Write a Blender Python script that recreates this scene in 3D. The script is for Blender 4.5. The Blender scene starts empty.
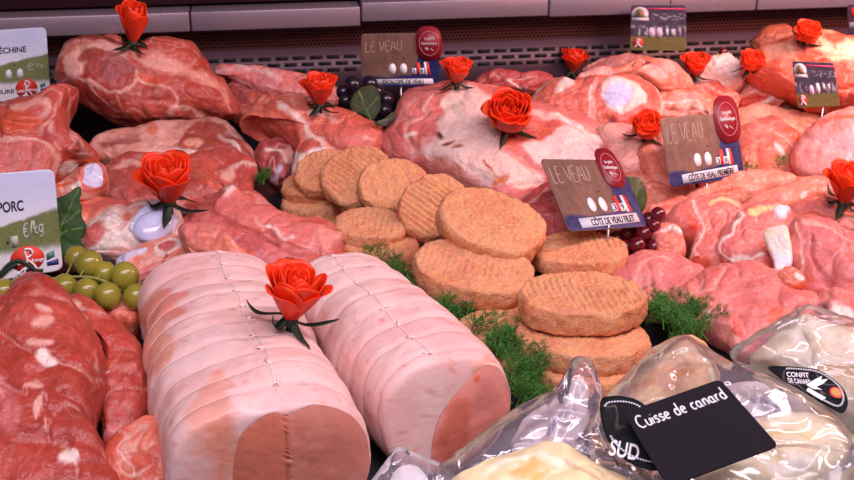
import bpy, math, random
import numpy as np
from mathutils import Vector, Matrix
random.seed(7)
SC = bpy.context.scene
COL = SC.collection
# ------------------------------------------------------------------ camera
F = 1170.0; PITCH = math.radians(24.0); H = 0.55
cp, sp = math.cos(PITCH), math.sin(PITCH)
O = np.array([0.0, 0.0, H])
FW = np.array([0, cp, -sp]); UP = np.array([0, sp, cp]); RT = np.array([1.0, 0, 0])
cam = bpy.data.cameras.new('camera'); co = bpy.data.objects.new('camera', cam); COL.objects.link(co)
co.location = (0, 0, H); co.rotation_euler = (math.radians(90) - PITCH, 0, 0)
cam.sensor_width = 36; cam.lens = F / 854 * 36; cam.clip_start = 0.01
SC.camera = co
cam.dof.use_dof = True; cam.dof.focus_distance = 0.98; cam.dof.aperture_fstop = 22
def ray(px, py):
    d = RT * ((px - 427) / F) + UP * ((240 - py) / F) + FW
    return d
def at(px, py, z):
    d = ray(px, py); return O + d * ((z - H) / d[2])
def pxm(P):
    "metres per pixel at a point"
    return float(np.dot(np.asarray(P) - O, FW)) / F
def topx(P):
    P = np.asarray(P) - O
    w = P @ FW
    return np.stack([427 + F * (P @ RT) / w, 240 - F * (P @ UP) / w], -1)
# ------------------------------------------------------------------ colour
TINT = np.array([1.0, 0.84, 0.96])
def lin(c):
    c = np.asarray(c, float) / 255.0
    return np.where(c <= 0.04045, c / 12.92, ((c + 0.055) / 1.055) ** 2.4)
def alb(c, gain=1.0):
    return np.clip((lin(c) ** 1.12) / TINT * gain, 0.002, 0.92)
# ------------------------------------------------------------------ noise
def _h(ix, iy, iz, s):
    h = (ix.astype(np.uint32) * np.uint32(374761393) + iy.astype(np.uint32) * np.uint32(668265263)
         + iz.astype(np.uint32) * np.uint32(2147483647) + np.uint32((s * 974634477) & 0xffffffff))
    h = (h ^ (h >> np.uint32(13))) * np.uint32(1274126177)
    h = (h ^ (h >> np.uint32(15))) * np.uint32(2246822519)
    h = h ^ (h >> np.uint32(16))
    return h.astype(np.float64) / 2147483648.0 - 1.0
def noise(P, s=0):
    P = np.asarray(P, float) + 1000.37
    i = np.floor(P).astype(np.int64); f = P - i
    u = f * f * f * (f * (f * 6 - 15) + 10)
    r = 0
    for a in (0, 1):
        wa = u[:, 0] if a else 1 - u[:, 0]
        for b in (0, 1):
            wb = u[:, 1] if b else 1 - u[:, 1]
            for c in (0, 1):
                wc = u[:, 2] if c else 1 - u[:, 2]
                r = r + wa * wb * wc * _h(i[:, 0] + a, i[:, 1] + b, i[:, 2] + c, s)
    return r
def fbm(P, s=0, o=3):
    t = 0; a = 1.0; n = 0
    for k in range(o):
        t = t + a * noise(P * (2.03 ** k), s + 17 * k); n += a; a *= 0.5
    return t / n
def sstep(a, b, x):
    t = np.clip((x - a) / (b - a + 1e-12), 0, 1); return t * t * (3 - 2 * t)
# ------------------------------------------------------------------ mesh helpers
def mesh(name, V, faces, mat=None, parent=None, loc=(0, 0, 0), col=None, smooth=True):
    me = bpy.data.meshes.new(name)
    V = np.asarray(V, np.float32) - np.asarray(loc, np.float32)
    if isinstance(faces, tuple):
        q, extra = faces
    else:
        q, extra = None, faces
    idx = []; starts = []; n = 0
    if q is not None and len(q):
        q = np.asarray(q, np.int32); idx.append(q.ravel()); starts.append(np.arange(len(q), dtype=np.int32) * q.shape[1]); n = q.size
    for f in extra:
        idx.append(np.asarray(f, np.int32)); starts.append(np.array([n], np.int32)); n += len(f)
    idx = np.concatenate(idx); starts = np.concatenate(starts)
    me.vertices.add(len(V)); me.vertices.foreach_set('co', V.ravel())
    me.loops.add(n); me.loops.foreach_set('vertex_index', idx)
    me.polygons.add(len(starts)); me.polygons.foreach_set('loop_start', starts)
    if smooth: me.polygons.foreach_set('use_smooth', np.ones(len(starts), bool))
    me.update(calc_edges=True); me.validate()
    if col is not None:
        a = me.color_attributes.new('Col', 'FLOAT_COLOR', 'POINT')
        c = np.ones((len(V), 4), np.float32); c[:, :3] = col
        a.data.foreach_set('color', c.ravel())
    if mat: me.materials.append(mat)
    o = bpy.data.objects.new(name, me); COL.objects.link(o)
    o.location = loc
    if parent: o.parent = parent; 
    return o
def child(name, V, faces, mat, parent, col=None, smooth=True):
    "world-space verts, parented with the parent's location removed (parents are unrotated)"
    o = mesh(name, np.asarray(V) - np.asarray(parent.location), faces, mat, parent, (0, 0, 0), col, smooth)
    return o
def empty(name, loc):
    o = bpy.data.objects.new(name, None); COL.objects.link(o); o.location = [float(x) for x in loc]; o.empty_display_size = 0.02
    return o
def tag(o, label=None, cat=None, group=None, kind=None):
    if label: o['label'] = label
    if cat: o['category'] = cat
    if group: o['group'] = group
    if kind: o['kind'] = kind
    return o
def gridq(R, N, closed=True, base=0):
    j = np.arange(R - 1)[:, None]; i = np.arange(N if closed else N - 1)[None, :]
    i2 = (i + 1) % N
    a = j * N + i; b = j * N + i2; c = (j + 1) * N + i2; d = (j + 1) * N + i
    return np.stack([a, b, c, d], -1).reshape(-1, 4) + base
class MB:
    def __init__(s): s.V = []; s.F = []; s.n = 0
    def add(s, V, Fc):
        s.V.append(np.asarray(V, float))
        for f in Fc: s.F.append([int(k) + s.n for k in f])
        s.n += len(V)
    def tube(s, pts, rad, n=6, cap=True):
        pts = np.asarray(pts, float); m = len(pts)
        rad = np.broadcast_to(np.asarray(rad, float), (m,))
        T = np.gradient(pts, axis=0); T /= np.linalg.norm(T, axis=1)[:, None] + 1e-12
        ref = np.array([0.31, 0.21, 0.93])
        A = np.cross(T, ref); A /= np.linalg.norm(A, axis=1)[:, None] + 1e-12
        B = np.cross(T, A)
        th = np.arange(n) * 2 * math.pi / n
        V = pts[:, None, :] + rad[:, None, None] * (np.cos(th)[None, :, None] * A[:, None, :] + np.sin(th)[None, :, None] * B[:, None, :])
        Fq = [list(f) for f in gridq(m, n)]
        if cap: Fq += [list(range(n))[::-1], [(m - 1) * n + k for k in range(n)]]
        s.add(V.reshape(-1, 3), Fq)
    def ball(s, c, r, n=12, m=8):
        c = np.asarray(c, float); r = np.broadcast_to(np.asarray(r, float), (3,))
        V = []
        for j in range(1, m):
            a = math.pi * j / m
            for i in range(n):
                b = 2 * math.pi * i / n
                V.append(c + r * np.array([math.sin(a) * math.cos(b), math.sin(a) * math.sin(b), math.cos(a)]))
        V += [c + r * np.array([0, 0, 1]), c - r * np.array([0, 0, 1])]
        Fq = [list(f)[::-1] for f in gridq(m - 1, n)]
        k = (m - 1) * n
        Fq += [[k, i, (i + 1) % n] for i in range(n)]
        Fq += [[k + 1, (m - 2) * n + (i + 1) % n, (m - 2) * n + i] for i in range(n)]
        s.add(V, Fq)
    def box(s, o, ax, ay, az):
        o, ax, ay, az = [np.asarray(k, float) for k in (o, ax, ay, az)]
        V = [o, o + ax, o + ax + ay, o + ay, o + az, o + ax + az, o + ax + ay + az, o + ay + az]
        s.add(V, [[0, 3, 2, 1], [4, 5, 6, 7], [0, 1, 5, 4], [1, 2, 6, 5], [2, 3, 7, 6], [3, 0, 4, 7]])
    def arr(s): return np.concatenate(s.V), s.F
    def build(s, name, mat, parent=None, loc=None, smooth=True, col=None):
        V, Fc = s.arr()
        if parent is not None: return child(name, V, Fc, mat, parent, col, smooth)
        return mesh(name, V, Fc, mat, None, loc if loc is not None else (0, 0, 0), col, smooth)
# ------------------------------------------------------------------ materials
def nodes(name):
    m = bpy.data.materials.new(name); m.use_nodes = True
    nt = m.node_tree; b = nt.nodes['Principled BSDF']
    return m, nt, b
def L(nt, a, b): nt.links.new(a, b)
def simple(name, c, rough=0.5, metal=0.0, sss=0.0, spec=0.5, bump=0, bscale=100, coat=0, var=0.0, raw=False):
    m, nt, b = nodes(name)
    c = np.asarray(c) if raw else alb(c)
    b.inputs['Base Color'].default_value = (*c, 1); b.inputs['Roughness'].default_value = rough
    b.inputs['Metallic'].default_value = metal; b.inputs['Specular IOR Level'].default_value = spec
    b.inputs['Coat Weight'].default_value = coat; b.inputs['Coat Roughness'].default_value = 0.08
    if sss:
        b.inputs['Subsurface Weight'].default_value = sss; b.inputs['Subsurface Radius'].default_value = (0.01, 0.004, 0.003)
        b.inputs['Subsurface Scale'].default_value = 1.0
    tc = nt.nodes.new('ShaderNodeTexCoord')
    if var:
        n = nt.nodes.new('ShaderNodeTexNoise'); n.inputs['Scale'].default_value = bscale * 0.4; n.inputs['Detail'].default_value = 4
        L(nt, tc.outputs['Object'], n.inputs['Vector'])
        mr = nt.nodes.new('ShaderNodeMapRange'); mr.inputs[1].default_value = .25; mr.inputs[2].default_value = .75
        mr.inputs[3].default_value = 1 - var; mr.inputs[4].default_value = 1 + var
        L(nt, n.outputs['Fac'], mr.inputs[0])
        mx = nt.nodes.new('ShaderNodeVectorMath'); mx.operation = 'SCALE'; mx.inputs[0].default_value = c
        L(nt, mr.outputs[0], mx.inputs['Scale']); L(nt, mx.outputs[0], b.inputs['Base Color'])
    if bump:
        n2 = nt.nodes.new('ShaderNodeTexNoise'); n2.inputs['Scale'].default_value = bscale; n2.inputs['Detail'].default_value = 5
        L(nt, tc.outputs['Object'], n2.inputs['Vector'])
        bp = nt.nodes.new('ShaderNodeBump'); bp.inputs['Strength'].default_value = bump; bp.inputs['Distance'].default_value = 0.002
        L(nt, n2.outputs['Fac'], bp.inputs['Height']); L(nt, bp.outputs[0], b.inputs['Normal'])
    return m
def colmat(name, rough=0.4, sss=0.0, var=0.12, vscale=180, bump=0.25, bscale=260, spec=0.5, coat=0.0, speck=0.0):
    m, nt, b = nodes(name)
    at_ = nt.nodes.new('ShaderNodeAttribute'); at_.attribute_name = 'Col'
    tc = nt.nodes.new('ShaderNodeTexCoord')
    n = nt.nodes.new('ShaderNodeTexNoise'); n.inputs['Scale'].default_value = vscale; n.inputs['Detail'].default_value = 6; n.inputs['Roughness'].default_value = .65
    L(nt, tc.outputs['Object'], n.inputs['Vector'])
    mr = nt.nodes.new('ShaderNodeMapRange'); mr.inputs[1].default_value = .25; mr.inputs[2].default_value = .75
    mr.inputs[3].default_value = 1 - var; mr.inputs[4].default_value = 1 + var
    L(nt, n.outputs['Fac'], mr.inputs[0])
    mx = nt.nodes.new('ShaderNodeVectorMath'); mx.operation = 'SCALE'
    L(nt, at_.outputs['Color'], mx.inputs[0]); L(nt, mr.outputs[0], mx.inputs['Scale'])
    L(nt, mx.outputs[0], b.inputs['Base Color'])
    b.inputs['Specular IOR Level'].default_value = spec
    r2 = nt.nodes.new('ShaderNodeMapRange'); r2.inputs[1].default_value = .3; r2.inputs[2].default_value = .7
    r2.inputs[3].default_value = rough - .12; r2.inputs[4].default_value = rough + .12
    L(nt, n.outputs['Fac'], r2.inputs[0]); L(nt, r2.outputs[0], b.inputs['Roughness'])
    if coat: b.inputs['Coat Weight'].default_value = coat; b.inputs['Coat Roughness'].default_value = .09
    if sss:
        b.inputs['Subsurface Weight'].default_value = sss; b.inputs['Subsurface Radius'].default_value = (0.012, 0.004, 0.003); b.inputs['Subsurface Scale'].default_value = 1.0
    if bump:
        n2 = nt.nodes.new('ShaderNodeTexNoise'); n2.inputs['Scale'].default_value = bscale; n2.inputs['Detail'].default_value = 4
        L(nt, tc.outputs['Object'], n2.inputs['Vector'])
        bp = nt.nodes.new('ShaderNodeBump'); bp.inputs['Strength'].default_value = bump; bp.inputs['Distance'].default_value = 0.0015
        L(nt, n2.outputs['Fac'], bp.inputs['Height']); L(nt, bp.outputs[0], b.inputs['Normal'])
        if coat: L(nt, bp.outputs[0], b.inputs['Coat Normal'])
    return m
MEAT = colmat('raw_meat', .44, .06, .20, 170, .9, 230, .34, .26)
FATM = colmat('fat_skin', .46, .15, .06, 120, .4, 150, .4, .1)
CART = simple('joint_cartilage', (214, 204, 240), .16, 0, .25, .6, .12, 40, .5, .05)
FACEM = colmat('cut_muscle', .42, .15, .10, 160, .35, 150, .45, .15)
DUCK = colmat('duck_skin', .4, .15, .12, 90, .4, 120, .5, .1)
PRINT = colmat('printed_card', .35, 0, .06, 160, 0, 10, .5, 0)
CRUMB = colmat('breadcrumb', .85, 0, .26, 380, 1.0, 480, .2, 0)
def plastic():
    m = bpy.data.materials.new('clear_film'); m.use_nodes = True; nt = m.node_tree; nt.nodes.clear()
    out = nt.nodes.new('ShaderNodeOutputMaterial')
    tr = nt.nodes.new('ShaderNodeBsdfTransparent'); tr.inputs[0].default_value = (.97, .95, .97, 1)
    gl = nt.nodes.new('ShaderNodeBsdfGlossy'); gl.inputs['Roughness'].default_value = .09; gl.inputs[0].default_value = (1, 1, 1, 1)
    df = nt.nodes.new('ShaderNodeBsdfDiffuse'); df.inputs[0].default_value = (.80, .74, .84, 1)
    tc = nt.nodes.new('ShaderNodeTexCoord'); n = nt.nodes.new('ShaderNodeTexNoise'); n.inputs['Scale'].default_value = 22; n.inputs['Detail'].default_value = 2
    n.inputs['Distortion'].default_value = 1.2
    L(nt, tc.outputs['Object'], n.inputs['Vector'])
    bp = nt.nodes.new('ShaderNodeBump'); bp.inputs['Strength'].default_value = .18; bp.inputs['Distance'].default_value = .004
    L(nt, n.outputs['Fac'], bp.inputs['Height'])
    for g in (gl,): L(nt, bp.outputs[0], g.inputs['Normal'])
    fr = nt.nodes.new('ShaderNodeFresnel'); fr.inputs['IOR'].default_value = 1.6; L(nt, bp.outputs[0], fr.inputs['Normal'])
    ad = nt.nodes.new('ShaderNodeMath'); ad.operation = 'MULTIPLY_ADD'; ad.inputs[1].default_value = 1.15; ad.inputs[2].default_value = .0; ad.use_clamp = True
    L(nt, fr.outputs[0], ad.inputs[0])
    m1 = nt.nodes.new('ShaderNodeMixShader'); m1.inputs[0].default_value = .10
    L(nt, tr.outputs[0], m1.inputs[1]); L(nt, df.outputs[0], m1.inputs[2])
    m2 = nt.nodes.new('ShaderNodeMixShader'); L(nt, ad.outputs[0], m2.inputs[0]); L(nt, m1.outputs[0], m2.inputs[1]); L(nt, gl.outputs[0], m2.inputs[2])
    L(nt, m2.outputs[0], out.inputs[0])
    return m
FILM = plastic()
# ------------------------------------------------------------------ the pillow builder used for cuts of meat
def frame(cx, cy, z, tilt, yaw=0):
    C = at(cx, cy, z)
    hc = -C[:2] / np.linalg.norm(C[:2]); a = math.radians(yaw)
    hc = np.array([hc[0] * math.cos(a) - hc[1] * math.sin(a), hc[0] * math.sin(a) + hc[1] * math.cos(a), 0])
    t = math.radians(tilt)
    n = np.array([0, 0, 1.0]) * math.cos(t) + hc * math.sin(t)
    u = np.cross(-hc, [0, 0, 1.0]); v = np.cross(n, u)
    return C, n, u, v
def toplane(pts, fr):
    C, n, u, v = fr
    out = []
    for (px, py) in pts:
        d = ray(px, py); t = np.dot(n, C - O) / np.dot(n, d); P = O + d * t - C
        out.append((P @ u, P @ v))
    return np.array(out)
def catmull(P, N, closed=True):
    P = np.asarray(P, float); n = len(P); S = []
    for i in range(n if closed else n - 1):
        p0, p1, p2, p3 = [P[(i + k) % n] if closed else P[min(max(i + k, 0), n - 1)] for k in (-1, 0, 1, 2)]
        for t in np.linspace(0, 1, 12, endpoint=False):
            S.append(0.5 * ((2 * p1) + (-p0 + p2) * t + (2 * p0 - 5 * p1 + 4 * p2 - p3) * t * t + (-p0 + 3 * p1 - 3 * p2 + p3) * t ** 3))
    if closed: S.append(S[0])
    else: S.append(P[-1])
    S = np.array(S); d = np.concatenate([[0], np.cumsum(np.linalg.norm(np.diff(S, axis=0), axis=1))])
    q = np.linspace(0, d[-1], N + 1)[:-1] if closed else np.linspace(0, d[-1], N)
    return np.stack([np.interp(q, d, S[:, k]) for k in range(P.shape[1])], -1)
def seg_dist(Q, P, closed):
    P = np.asarray(P, float); best = np.full(len(Q), 1e9); n = len(P)
    for i in range(n if closed else n - 1):
        a = P[i]; b = P[(i + 1) % n]; ab = b - a
        t = np.clip(((Q - a) @ ab) / (ab @ ab + 1e-12), 0, 1)
        best = np.minimum(best, np.linalg.norm(Q - a - t[:, None] * ab, axis=1))
    return best
def inside(Q, P):
    P = np.asarray(P, float); r = np.zeros(len(Q), bool); n = len(P); j = n - 1
    for i in range(n):
        c = ((P[i, 1] > Q[:, 1]) != (P[j, 1] > Q[:, 1]))
        x = (P[j, 0] - P[i, 0]) * (Q[:, 1] - P[i, 1]) / (P[j, 1] - P[i, 1] + 1e-12) + P[i, 0]
        r ^= c & (Q[:, 0] < x); j = i
    return r
def ell(cx, cy, rx, ry, rot=0, n=20):
    a = np.arange(n) * 2 * math.pi / n; r = math.radians(rot)
    x, y = rx * np.cos(a), ry * np.sin(a)
    return [(cx + X * math.cos(r) - Y * math.sin(r), cy + X * math.sin(r) + Y * math.cos(r)) for X, Y in zip(x, y)]
def paint(col, Q, marks, conv, rr, s, warp):
    "marks: ('l', pts, halfwidth, colour, height, strength) polyline; ('p', pts, soft, colour, height, strength) region; ('r', w, colour, strength) rim"
    hgt = np.zeros(len(Q))
    for mk in marks:
        k = mk[0]
        if k == 'r':
            w = mk[3] if len(mk) > 3 else 1
            m = sstep(1 - mk[1] * 1.4, 1 - mk[1] * .7, rr + warp[:, 0] * .02) * w
            col[:] = col * (1 - m[:, None]) + alb(mk[2]) * m[:, None]; continue
        P = conv(mk[1]) / s
        amt = 1.0 if k == 'l' else 1.5
        Qw = Q + warp * (mk[2] * .7 + .8 if k == 'l' else mk[2] * 1.1 + 1.2)
        ht = mk[4] if len(mk) > 4 else 0; st = mk[5] if len(mk) > 5 else 1
        if k == 'l':
            if len(P) > 2: P = catmull(P, len(P) * 6, False)
            d = seg_dist(Qw, P, False); ww = mk[2] * np.clip(1 + .9 * warp[:, 0] / 2.2, .35, 1.7); m = (1 - sstep(ww * .35, ww * 1.4, d)) * np.clip(.8 + .9 * warp[:, 1] / 2.2, .25, 1)
        else:
            P = catmull(P, len(P) * 4, True)
            d = seg_dist(Qw, P, True); d = np.where(inside(Qw, P), -d, d); m = 1 - sstep(-mk[2], mk[2], d)
        if mk[3] is not None:
            mm = (m * st)[:, None]; col[:] = col * (1 - mm) + alb(mk[3]) * mm
        hgt += m * ht
    return hgt
def pillow(outline, z, tilt, top, bot, base, base2=None, marks=(), yaw=0, N=150, R=42, RB=12, p=4.2, q=2.2, seams=.7, lump=1.0, seed=0, center=None,
           veins=0.12, vein_col=(238, 190, 185), vscale=26, vwid=.06, crinkle=0, floor=0.001, centre_px=None, dom=0.6, hf=1.0):
    cx, cy = centre_px or tuple(np.mean(np.array(outline, float), 0))
    fr = frame(cx, cy, z, tilt, yaw); C, n, u, v = fr
    s = pxm(C)
    ol = toplane(outline, fr)
    if np.sum(ol[:, 0] * np.roll(ol[:, 1], -1) - np.roll(ol[:, 0], -1) * ol[:, 1]) > 0: ol = ol[::-1]
    Pl = catmull(ol, N)
    c2 = toplane([center], fr)[0] if center else Pl.mean(0)
    rs = 1 - (1 - np.linspace(0.015, 1, R)) ** 1.6
    rb = 1 - (np.linspace(0, 1, RB)[1:] * .985) ** 1.4
    rall = np.concatenate([rs, rb])
    hh = np.concatenate([top * (1 - np.clip(rs, 0, 1) ** p) ** (1 / q), -bot * (1 - np.clip(rb, 0, 1) ** 3) ** (1 / 2.2)])
    UV = c2[None, None, :] + rall[:, None, None] * (Pl - c2)[None]
    UV = UV.reshape(-1, 2); RR = np.repeat(rall, N); HH = np.repeat(hh, N); TOP = np.repeat(np.concatenate([np.ones(R), np.zeros(len(rb))]), N)
    P3 = C + UV[:, :1] * u + UV[:, 1:] * v + HH[:, None] * n
    off = seed * 13.7
    A = P3 + off
    # noise scaled to the thing, so small pieces are not torn apart
    size = math.sqrt(abs(0.5 * np.sum(Pl[:, 0] * np.roll(Pl[:, 1], -1) - np.roll(Pl[:, 0], -1) * Pl[:, 1])))
    k = min(1.0, size / 0.13)
    d = np.stack([fbm(A * 17 / k, 3 + seed, 2), fbm(A * 17 / k, 5 + seed, 2), fbm(A * 17 / k, 7 + seed, 3)], -1) * .0085 * k * lump
    fold = (1 - np.abs(noise(A * 24 / k + 3, 31 + seed))) ** 5
    mid = fbm(A * 75, 11 + seed, 3)
    wv = np.stack([fbm(A * 40, 41 + seed, 3), fbm(A * 40, 43 + seed, 3)], -1)
    col = np.tile(alb(base), (len(P3), 1))
    if base2 is not None:
        m = sstep(-.25, .35, fbm(A * 22 / k, 51 + seed, 3))[:, None]; col = col * (1 - m) + alb(base2) * m
    col = col * (1 + .12 * fbm(A * 60, 61 + seed, 3))[:, None]
    if veins:
        B = A * vscale + 1.3 * np.stack([fbm(A * 30, 71 + seed, 2), fbm(A * 30, 73 + seed, 2), fbm(A * 30, 75 + seed, 2)], -1)
        rn = np.abs(noise(B, 77 + seed)); m = (1 - sstep(vwid * .3, vwid, rn)) * min(1, veins * 1.4) * sstep(-.5, .3, fbm(A * 15, 79 + seed, 2))
        col = col * (1 - m[:, None]) + alb(vein_col) * m[:, None]
    sa = (seed * 1.7) % math.pi; ua, va = UV[:, 0] * math.cos(sa) + UV[:, 1] * math.sin(sa), -UV[:, 0] * math.sin(sa) + UV[:, 1] * math.cos(sa)
    st = fbm(np.stack([ua * 28 + wv[:, 0], va * 190 + wv[:, 1] * 3, HH * 60 + off], -1), 83 + seed, 3)
    if base2 is not None: col = col * (1 + .16 * st)[:, None]
    seam = np.zeros(len(P3))
    if base2 is not None and seams:
        B = A * 13 / k + .8 * np.stack([fbm(A * 24, 171 + seed, 2), fbm(A * 24, 173 + seed, 2), fbm(A * 24, 175 + seed, 2)], -1)
        rn = np.abs(noise(B, 177 + seed)); seam = (1 - sstep(0, .16, rn)) * sstep(-.35, .25, fbm(A * 11, 179 + seed, 2)) * seams
        mm = ((1 - sstep(.01, .07, rn)) * sstep(-.35, .25, fbm(A * 11, 179 + seed, 2)) * .55 * seams)[:, None]; col = col * (1 - mm) + alb(vein_col) * mm
    hg = paint(col, topx(P3), marks, lambda pts: np.array(pts, float), RR, 1.0, wv * 2.2)
    rg = np.stack([fbm(A * 70, 45 + seed, 3), fbm(A * 70, 47 + seed, 3)], -1) * .0028 * hf * RR[:, None] ** 2
    disp = (d[:, :1] + rg[:, :1]) * u + (d[:, 1:2] + rg[:, 1:]) * v + (d[:, 2] * 1.0 - fold * .0045 * lump * k - seam * .0042 * k + mid * .0022 * hf + (st * .0007 if base2 is not None else 0) * hf + hg * TOP)[:, None] * n
    P3 = P3 + disp
    if crinkle:
        w = A * np.array([17, 17, 17.]); w = w + 0.8 * np.stack([noise(A * 25, 91), noise(A * 25, 92), noise(A * 25, 93)], -1)
        cr = (1 - np.abs(noise(w, 95 + seed))) ** 4 + .45 * (1 - np.abs(noise(w * 2.1, 96 + seed))) ** 4
        P3 = P3 + (cr * crinkle)[:, None] * n
    P3[:, 2] = np.maximum(P3[:, 2], floor + .0004 * RR)
    M = len(rall)
    faces = (gridq(M, N), [list(range(N))[::-1], [(M - 1) * N + i for i in range(N)]])
    return P3, faces, np.clip(col, .002, .93), fr, s
def cut(name, label, cat, outline, z, tilt, top, bot, base, group=None, mat=None, parent=None, **kw):
    V, Fc, col, fr, s = pillow(outline, z, tilt, top, bot, base, **kw)
    if parent is not None: return child(name, V, Fc, mat or MEAT, parent, col)
    loc = (float(V[:, 0].mean()), float(V[:, 1].mean()), float(V[:, 2].min()))
    o = mesh(name, V, Fc, mat or MEAT, None, loc, col)
    tag(o, label, cat, group); o['_fr'] = 0; del o['_fr']
    return o
# ------------------------------------------------------------------ palette (sRGB, as the thing looks under white-pink light)
MUS = (200, 94, 84); RED = (186, 76, 65); PNK = (220, 124, 122); PALE = (232, 165, 158); FAT = (240, 205, 202); SAL = (226, 128, 110)
BONE = (222, 208, 240); ORG = (218, 98, 72); DRK = (150, 58, 58); SKIN = (240, 194, 196); CRM = (240, 212, 190); BRN = (178, 84, 72)
# ------------------------------------------------------------------ setting
WY = math.radians(8); WD = np.array([math.cos(WY), math.sin(WY), 0]); WN = np.array([math.sin(WY), -math.cos(WY), 0]); Z = np.array([0, 0, 1.0])
W0 = np.array([0, 1.78, 0.0])
def wall_box(mb, s0, s1, z0, z1, d0, d1):
    "d measured out of the wall towards the shopper"
    mb.box(W0 + WD * s0 + WN * d0 + Z * z0, WD * (s1 - s0), WN * (d1 - d0), Z * (z1 - z0))
deck = simple('black_tray', (38, 34, 40), .35, 0, 0, .5, 0)
steel = simple('pink_lit_steel', (166, 142, 160), .42, .5, 0, .5, .05, 400, 0, .05)
def perf_mat():
    m, nt, b = nodes('perforated_metal')
    tc = nt.nodes.new('ShaderNodeTexCoord'); mp = nt.nodes.new('ShaderNodeMapping'); mp.vector_type = 'POINT'
    mp.inputs['Rotation'].default_value = (0, 0, -WY)
    L(nt, tc.outputs['Object'], mp.inputs[0])
    sx = nt.nodes.new('ShaderNodeSeparateXYZ'); L(nt, mp.outputs[0], sx.inputs[0])
    def math_(op, a, b_=None, c=None):
        n = nt.nodes.new('ShaderNodeMath'); n.operation = op
        for i, x in enumerate((a, b_, c)):
            if x is None: continue
            if isinstance(x, (int, float)): n.inputs[i].default_value = x
            else: L(nt, x, n.inputs[i])
        return n.outputs[0]
    pz = .0052; px = .0060
    zi = math_('DIVIDE', sx.outputs[2], pz); row = math_('FLOOR', zi)
    xo = math_('MULTIPLY', math_('MODULO', math_('ADD', row, 1000), 2), .5)
    xi = math_('ADD', math_('DIVIDE', sx.outputs[0], px), xo)
    fx = math_('SUBTRACT', math_('FRACT', math_('ADD', xi, 1000.0)), .5); fz = math_('SUBTRACT', math_('FRACT', zi), .5)
    d = math_('SQRT', math_('ADD', math_('MULTIPLY', fx, fx), math_('MULTIPLY', fz, fz)))
    k = math_('LESS_THAN', d, .33)
    mx = nt.nodes.new('ShaderNodeMix'); mx.data_type = 'RGBA'; L(nt, k, mx.inputs[0])
    mx.inputs[6].default_value = (*alb((150, 92, 86)), 1); mx.inputs[7].default_value = (*alb((30, 20, 24)), 1)
    L(nt, mx.outputs[2], b.inputs['Base Color']); b.inputs['Roughness'].default_value = .5; b.inputs['Metallic'].default_value = .2
    return m
PERF = perf_mat()
mb = MB(); mb.box((-3, 0.25, -.03), (6, 0, 0), (0, 2.2, 0), (0, 0, .03)); tag(mb.build('floor', deck, smooth=False), kind='structure')
mb = MB(); wall_box(mb, -3, 3, 0, .092, -.03, .012); tag(mb.build('trim_1', simple('sill_metal', (94, 66, 80), .45, .3), smooth=False), kind='structure')
mb = MB(); wall_box(mb, -3, 3, .088, .9, -.05, 0); tag(mb.build('wall_back', PERF, smooth=False), kind='structure')
# air slots of the return grille
slotm = simple('slot_dark', (26, 18, 24), .8)
mb = MB(); random.seed(3)
for r in range(3):
    for k in range(-32, 46):
        s0 = k * .026 + (r % 2) * .013
        mb.box(W0 + WD * s0 + WN * .0122 + Z * (.0555 + r * .0102), WD * .019, WN * .0006, Z * .0055)
o = mb.build('air_grille', slotm, smooth=False); tag(o, kind='structure'); o.name = 'trim_2'
# ledge lip in sheets with seams between
def wall_s(px, py, d):
    "where the pixel's ray meets the wall sheet standing d out: distance along the wall"
    r = ray(px, py); t = np.dot(WN, W0 + WN * d - O) / np.dot(WN, r); return float(np.dot(O + r * t - W0, WD))
seams = [-2.2] + [wall_s(a, b, .05) for a, b in ((190, 20), (361, 14), (549, 10), (757, 4))] + [2.6]
for i in range(len(seams) - 1):
    mb = MB(); g = .0012
    z0 = .1375 - (.004 if i in (0, 1) else 0) + (.002 if i == 2 else 0)
    wall_box(mb, seams[i] + g, seams[i + 1] - g, z0, z0 + .029, .0, .05)
    o = mb.build('trim_%d' % (i + 3), steel, smooth=False); tag(o, kind='structure')
    bv = o.modifiers.new('b', 'BEVEL'); bv.width = .002; bv.segments = 2
mb = MB(); wall_box(mb, -2.2, 2.6, .168, .9, 0, .02); tag(mb.build('trim_8', simple('upper_panel', (84, 40, 52), .6), smooth=False), kind='structure')
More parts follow.
